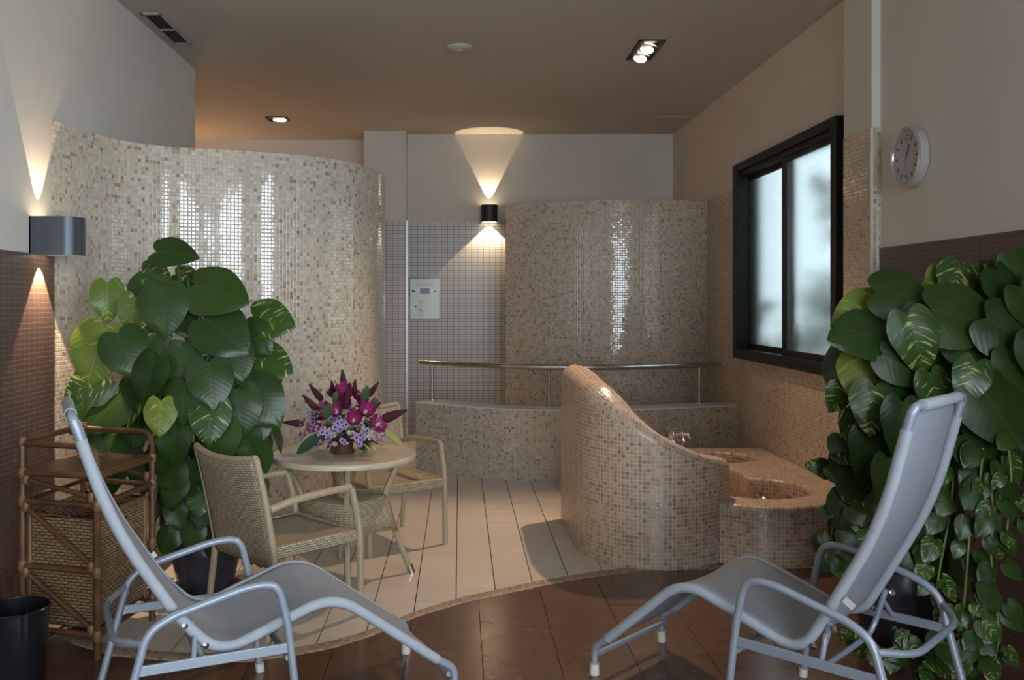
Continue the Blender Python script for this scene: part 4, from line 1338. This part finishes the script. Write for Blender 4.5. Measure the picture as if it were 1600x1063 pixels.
LP = (-1.36, 4.86)
p1 = thing('potted_pothos', 'tall climbing pothos plant in dark pot behind the wicker chair', 'plant', (LP[0], LP[1], 0), 0, 'big leafy pothos plants')
pot(p1, .135, .182, .29)
m = MB(); m.tube([(0, 0, .2), (.0, 0, .8), (.01, 0, 1.45)], .035, 10); m.build('moss_pole', MOSS, p1, True)
for k in range(5):
    a = k * 1.3; vine(p1, [(.05 * math.cos(a), .05 * math.sin(a), .26), (.06 * math.cos(a + 1), .06 * math.sin(a + 1), .7), (.07 * math.cos(a + 2), .06 * math.sin(a + 2), 1.1), (.12 * math.cos(a + 2.5) - .02, .08 * math.sin(a + 2.5), 1.5)], .008, STEMB)
vine(p1, [(-.02, 0, 1.45), (-.10, -.05, 1.60), (-.12, -.10, 1.72), (-.08, -.12, 1.78)], .006, STEMB)
LL = [(268, 393, 66, 0, 0, 4.74), (167, 467, 62, 85, 2, 4.72), (240, 431, 52, 20, 1, 4.80), (254, 481, 80, 85, 0, 4.62), (338, 455, 96, 15, 0, 4.66), (348, 518, 88, 35, 0, 4.60),
      (421, 499, 70, 10, 1, 4.74), (418, 565, 72, 15, 1, 4.72), (205, 487, 56, 100, 2, 4.70), (150, 548, 92, 105, 2, 4.66), (196, 549, 76, 60, 0, 4.60), (139, 602, 72, 160, 1, 4.70),
      (230, 588, 76, 110, 0, 4.55), (240, 535, 56, 80, 1, 4.66), (329, 598, 78, 80, 0, 4.52), (285, 626, 66, 95, 0, 4.52), (369, 560, 66, 70, 0, 4.60), (408, 628, 82, 50, 0, 4.62),
      (372, 640, 76, 80, 0, 4.58), (164, 643, 80, 140, 0, 4.68), (327, 655, 72, 90, 1, 4.50), (300, 555, 60, 60, 1, 4.68), (285, 500, 56, 60, 0, 4.74), (290, 435, 46, 20, 1, 4.85), (215, 450, 46, 120, 0, 4.80),
      (398, 530, 60, 45, 0, 4.72), (345, 690, 70, 85, 0, 4.52), (270, 690, 72, 95, 0, 4.54), (385, 690, 66, 60, 0, 4.62), (250, 650, 56, 88, 2, 4.50), (205, 610, 66, 130, 0, 4.70), (190, 690, 70, 120, 0, 4.72), (310, 470, 56, 40, 0, 4.76), (150, 690, 76, 120, 0, 4.74), (170, 740, 70, 110, 0, 4.76), (215, 660, 74, 100, 0, 4.66), (220, 735, 66, 95, 0, 4.7), (135, 650, 66, 140, 0, 4.76), (400, 660, 60, 70, 0, 4.66), (280, 575, 66, 80, 0, 4.6), (255, 560, 60, 100, 0, 4.62)]
for px, py, sz, td, mt, Y in LL: big_leaf(p1, px, py, Y, sz, td, mt)
for k in range(150):
    z = random.uniform(.33, 1.32); a = random.uniform(-math.pi, math.pi)
    wid = interp(z, [.3, .55, .9, 1.2, 1.35], [.23, .31, .37, .38, .28])
    rr = wid * random.uniform(.55, 1.0); d = Vector((math.cos(a), math.sin(a), 0)); d.y *= .85
    if random.random() < .35 and d.y > 0: d.y = -d.y
    tip = d * .45 + Vector((random.uniform(-.3, .3), 0, -1)); nrm = d + Vector((0, 0, .45)) + Vector((random.uniform(-.3, .3), random.uniform(-.3, .1), 0))
    leaf_at(p1, LEAF[random.choice((0, 0, 0, 0, 1))][random.randrange(3)], d * rr + Vector((0.02, 0, z)), tip, nrm, random.uniform(.13, .21) * (1.0 if z > .6 else .8))
for (px, py, sz) in ((262, 845, 40), (300, 838, 42), (330, 850, 40), (345, 820, 46), (275, 805, 46), (395, 868, 26), (405, 875, 22), (375, 742, 52), (365, 790, 50)):
    big_leaf(p1, px, py, 4.62, sz, random.uniform(60, 120), 0)

RP = (2.0, 4.12)
p2 = thing('potted_pothos', 'wide variegated pothos plant with trailing vines behind the right lounger', 'plant', (RP[0], RP[1], 0), 0, 'big leafy pothos plants')
pot(p2, .15, .205, .36)
m = MB(); m.tube([(0, 0, .3), (.01, 0, .9), (.03, 0, 1.5)], .04, 10); m.build('moss_pole', MOSS, p2, True)
for k in range(6):
    a = k * 1.1; vine(p2, [(.05 * math.cos(a), .05 * math.sin(a), .32), (.09 * math.cos(a + 1), .07 * math.sin(a + 1), .7), (.14 * math.cos(a + 2), .10 * math.sin(a + 2), 1.1), (.22 * math.cos(a + 2.2), .14 * math.sin(a + 2.5), 1.5)], .008, STEMB)
RL = [(1409, 460, 88, 5, 0, 3.92), (1343, 481, 74, 160, 2, 4.02), (1347, 522, 100, 175, 0, 3.86), (1434, 530, 96, 75, 1, 3.76), (1506, 494, 112, 12, 0, 3.78), (1496, 436, 62, 110, 1, 3.98), (1580, 450, 80, 60, 0, 3.82),
      (1575, 478, 60, 30, 2, 3.90), (1580, 520, 96, 35, 0, 3.70), (1512, 540, 92, 80, 0, 3.80), (1518, 592, 70, 115, 1, 3.62), (1412, 572, 82, 30, 0, 3.80), (1347, 587, 80, 100, 2, 3.92), (1562, 645, 116, 60, 0, 3.60),
      (1592, 577, 76, 70, 0, 3.66), (1365, 636, 80, 100, 1, 3.80), (1309, 621, 48, 120, 1, 3.95), (1462, 612, 72, 80, 1, 3.74), (1400, 608, 62, 20, 0, 3.84), (1412, 664, 86, 95, 0, 3.72), (1537, 704, 86, 40, 0, 3.66), (1362, 706, 90, 95, 0, 3.80),
      (1587, 731, 46, 60, 1, 3.62), (1343, 668, 60, 80, 1, 3.90), (1322, 709, 42, 20, 1, 3.92), (1284, 731, 40, 200, 1, 3.96), (1315, 738, 46, 30, 0, 3.92), (1393, 752, 80, 90, 0, 3.74), (1318, 797, 62, 100, 0, 3.90), (1335, 760, 60, 100, 0, 3.90),
      (1455, 470, 60, 60, 2, 4.02), (1540, 440, 60, 70, 1, 4.02), (1470, 440, 50, 90, 2, 4.05), (1380, 545, 60, 110, 0, 3.95), (1480, 580, 80, 85, 0, 3.85), (1590, 680, 80, 90, 0, 3.66), (1500, 650, 90, 90, 0, 3.80), (1545, 545, 70, 70, 0, 3.86), (1430, 720, 80, 95, 0, 3.85), (1345, 850, 46, 100, 1, 3.92), (1325, 880, 46, 90, 0, 3.95), (1310, 830, 40, 90, 1, 3.96), (1595, 640, 70, 80, 0, 3.75), (1600, 420, 60, 70, 0, 3.85), (1620, 480, 90, 60, 0, 3.7), (1630, 560, 90, 80, 0, 3.6), (1570, 420, 46, 200, 1, 3.98)]
for px, py, sz, td, mt, Y in RL: big_leaf(p2, px, py, Y, sz, td, mt)
for k in range(95):
    z = random.uniform(.45, 1.60); a = random.uniform(-math.pi, math.pi)
    wid = interp(z, [.4, .8, 1.2, 1.6], [.22, .34, .40, .30]); d = Vector((math.cos(a), math.sin(a) * .75, 0))
    if d.y > 0 and random.random() < .5: d.y = -d.y
    rr = wid * random.uniform(.5, 1.0); q = d * rr + Vector((.03, 0, z))
    if q.x > .38: q.x = .38
    tip = d * .45 + Vector((random.uniform(-.3, .3), 0, -1)); nrm = d + Vector((0, 0, .45)) + Vector((random.uniform(-.3, .3), random.uniform(-.4, .1), 0))
    leaf_at(p2, LEAF[random.choice((0, 0, 0, 1))][random.randrange(3)], q, tip, nrm, random.uniform(.14, .22))
# trailing vines with small leaves
VT = [[(1536, 700, 3.62), (1530, 760, 3.60), (1516, 830, 3.58), (1510, 900, 3.58), (1505, 960, 3.6)], [(1490, 740, 3.7), (1485, 800, 3.66), (1470, 880, 3.64), (1462, 930, 3.66)],
      [(1545, 740, 3.6), (1552, 800, 3.56), (1548, 860, 3.55), (1555, 930, 3.55), (1560, 1000, 3.55), (1550, 1045, 3.56)], [(1310, 640, 3.95), (1322, 690, 3.93), (1312, 760, 3.93), (1300, 830, 3.95), (1292, 880, 3.97)],
      [(1470, 930, 3.72), (1478, 980, 3.66), (1460, 1030, 3.62), (1430, 1050, 3.6)], [(1420, 985, 3.75), (1400, 1010, 3.7), (1370, 1020, 3.7)], [(1520, 960, 3.6), (1530, 1010, 3.57), (1500, 1045, 3.55)], [(1575, 690, 3.6), (1580, 760, 3.57), (1572, 840, 3.56)]]
for V in VT:
    pts = [W(a, b, c) - p2.location for a, b, c in V]
    vine(p2, pts, .0045)
    C = cr(pts, 5)
    for i, q in enumerate(C):
        if i % 2: continue
        for rep in range(1 + (i % 4 == 0)):
            sd = random.choice((-1, 1)); qq = q + Vector((sd * random.uniform(.01, .05), random.uniform(-.05, .03), random.uniform(-.03, .03)))
            if (qq + p2.location).z < .05: qq.z = .06 - p2.location.z
            low = (qq + p2.location).z < .12
            leaf_at(p2, LEAF[random.choice((1, 0, 0))][random.randrange(3)], qq, Vector((sd * random.uniform(.2, .9), -.4, -.1 if low else random.uniform(-1, -.5))), Vector((random.uniform(-.3, .3), -1, 1.2 if low else .5)), random.uniform(.065, .105))
for k in range(22):
    px = random.uniform(1330, 1560); Y = random.uniform(3.5, 3.85); q = W(px, 1000, Y); q.z = random.uniform(.05, .22)
    leaf_at(p2, LEAF[random.choice((1, 0, 0))][random.randrange(3)], q - p2.location, Vector((random.uniform(-1, 1), random.uniform(-1, .2), -.15)), Vector((random.uniform(-.3, .3), -.5, 1)), random.uniform(.07, .11))
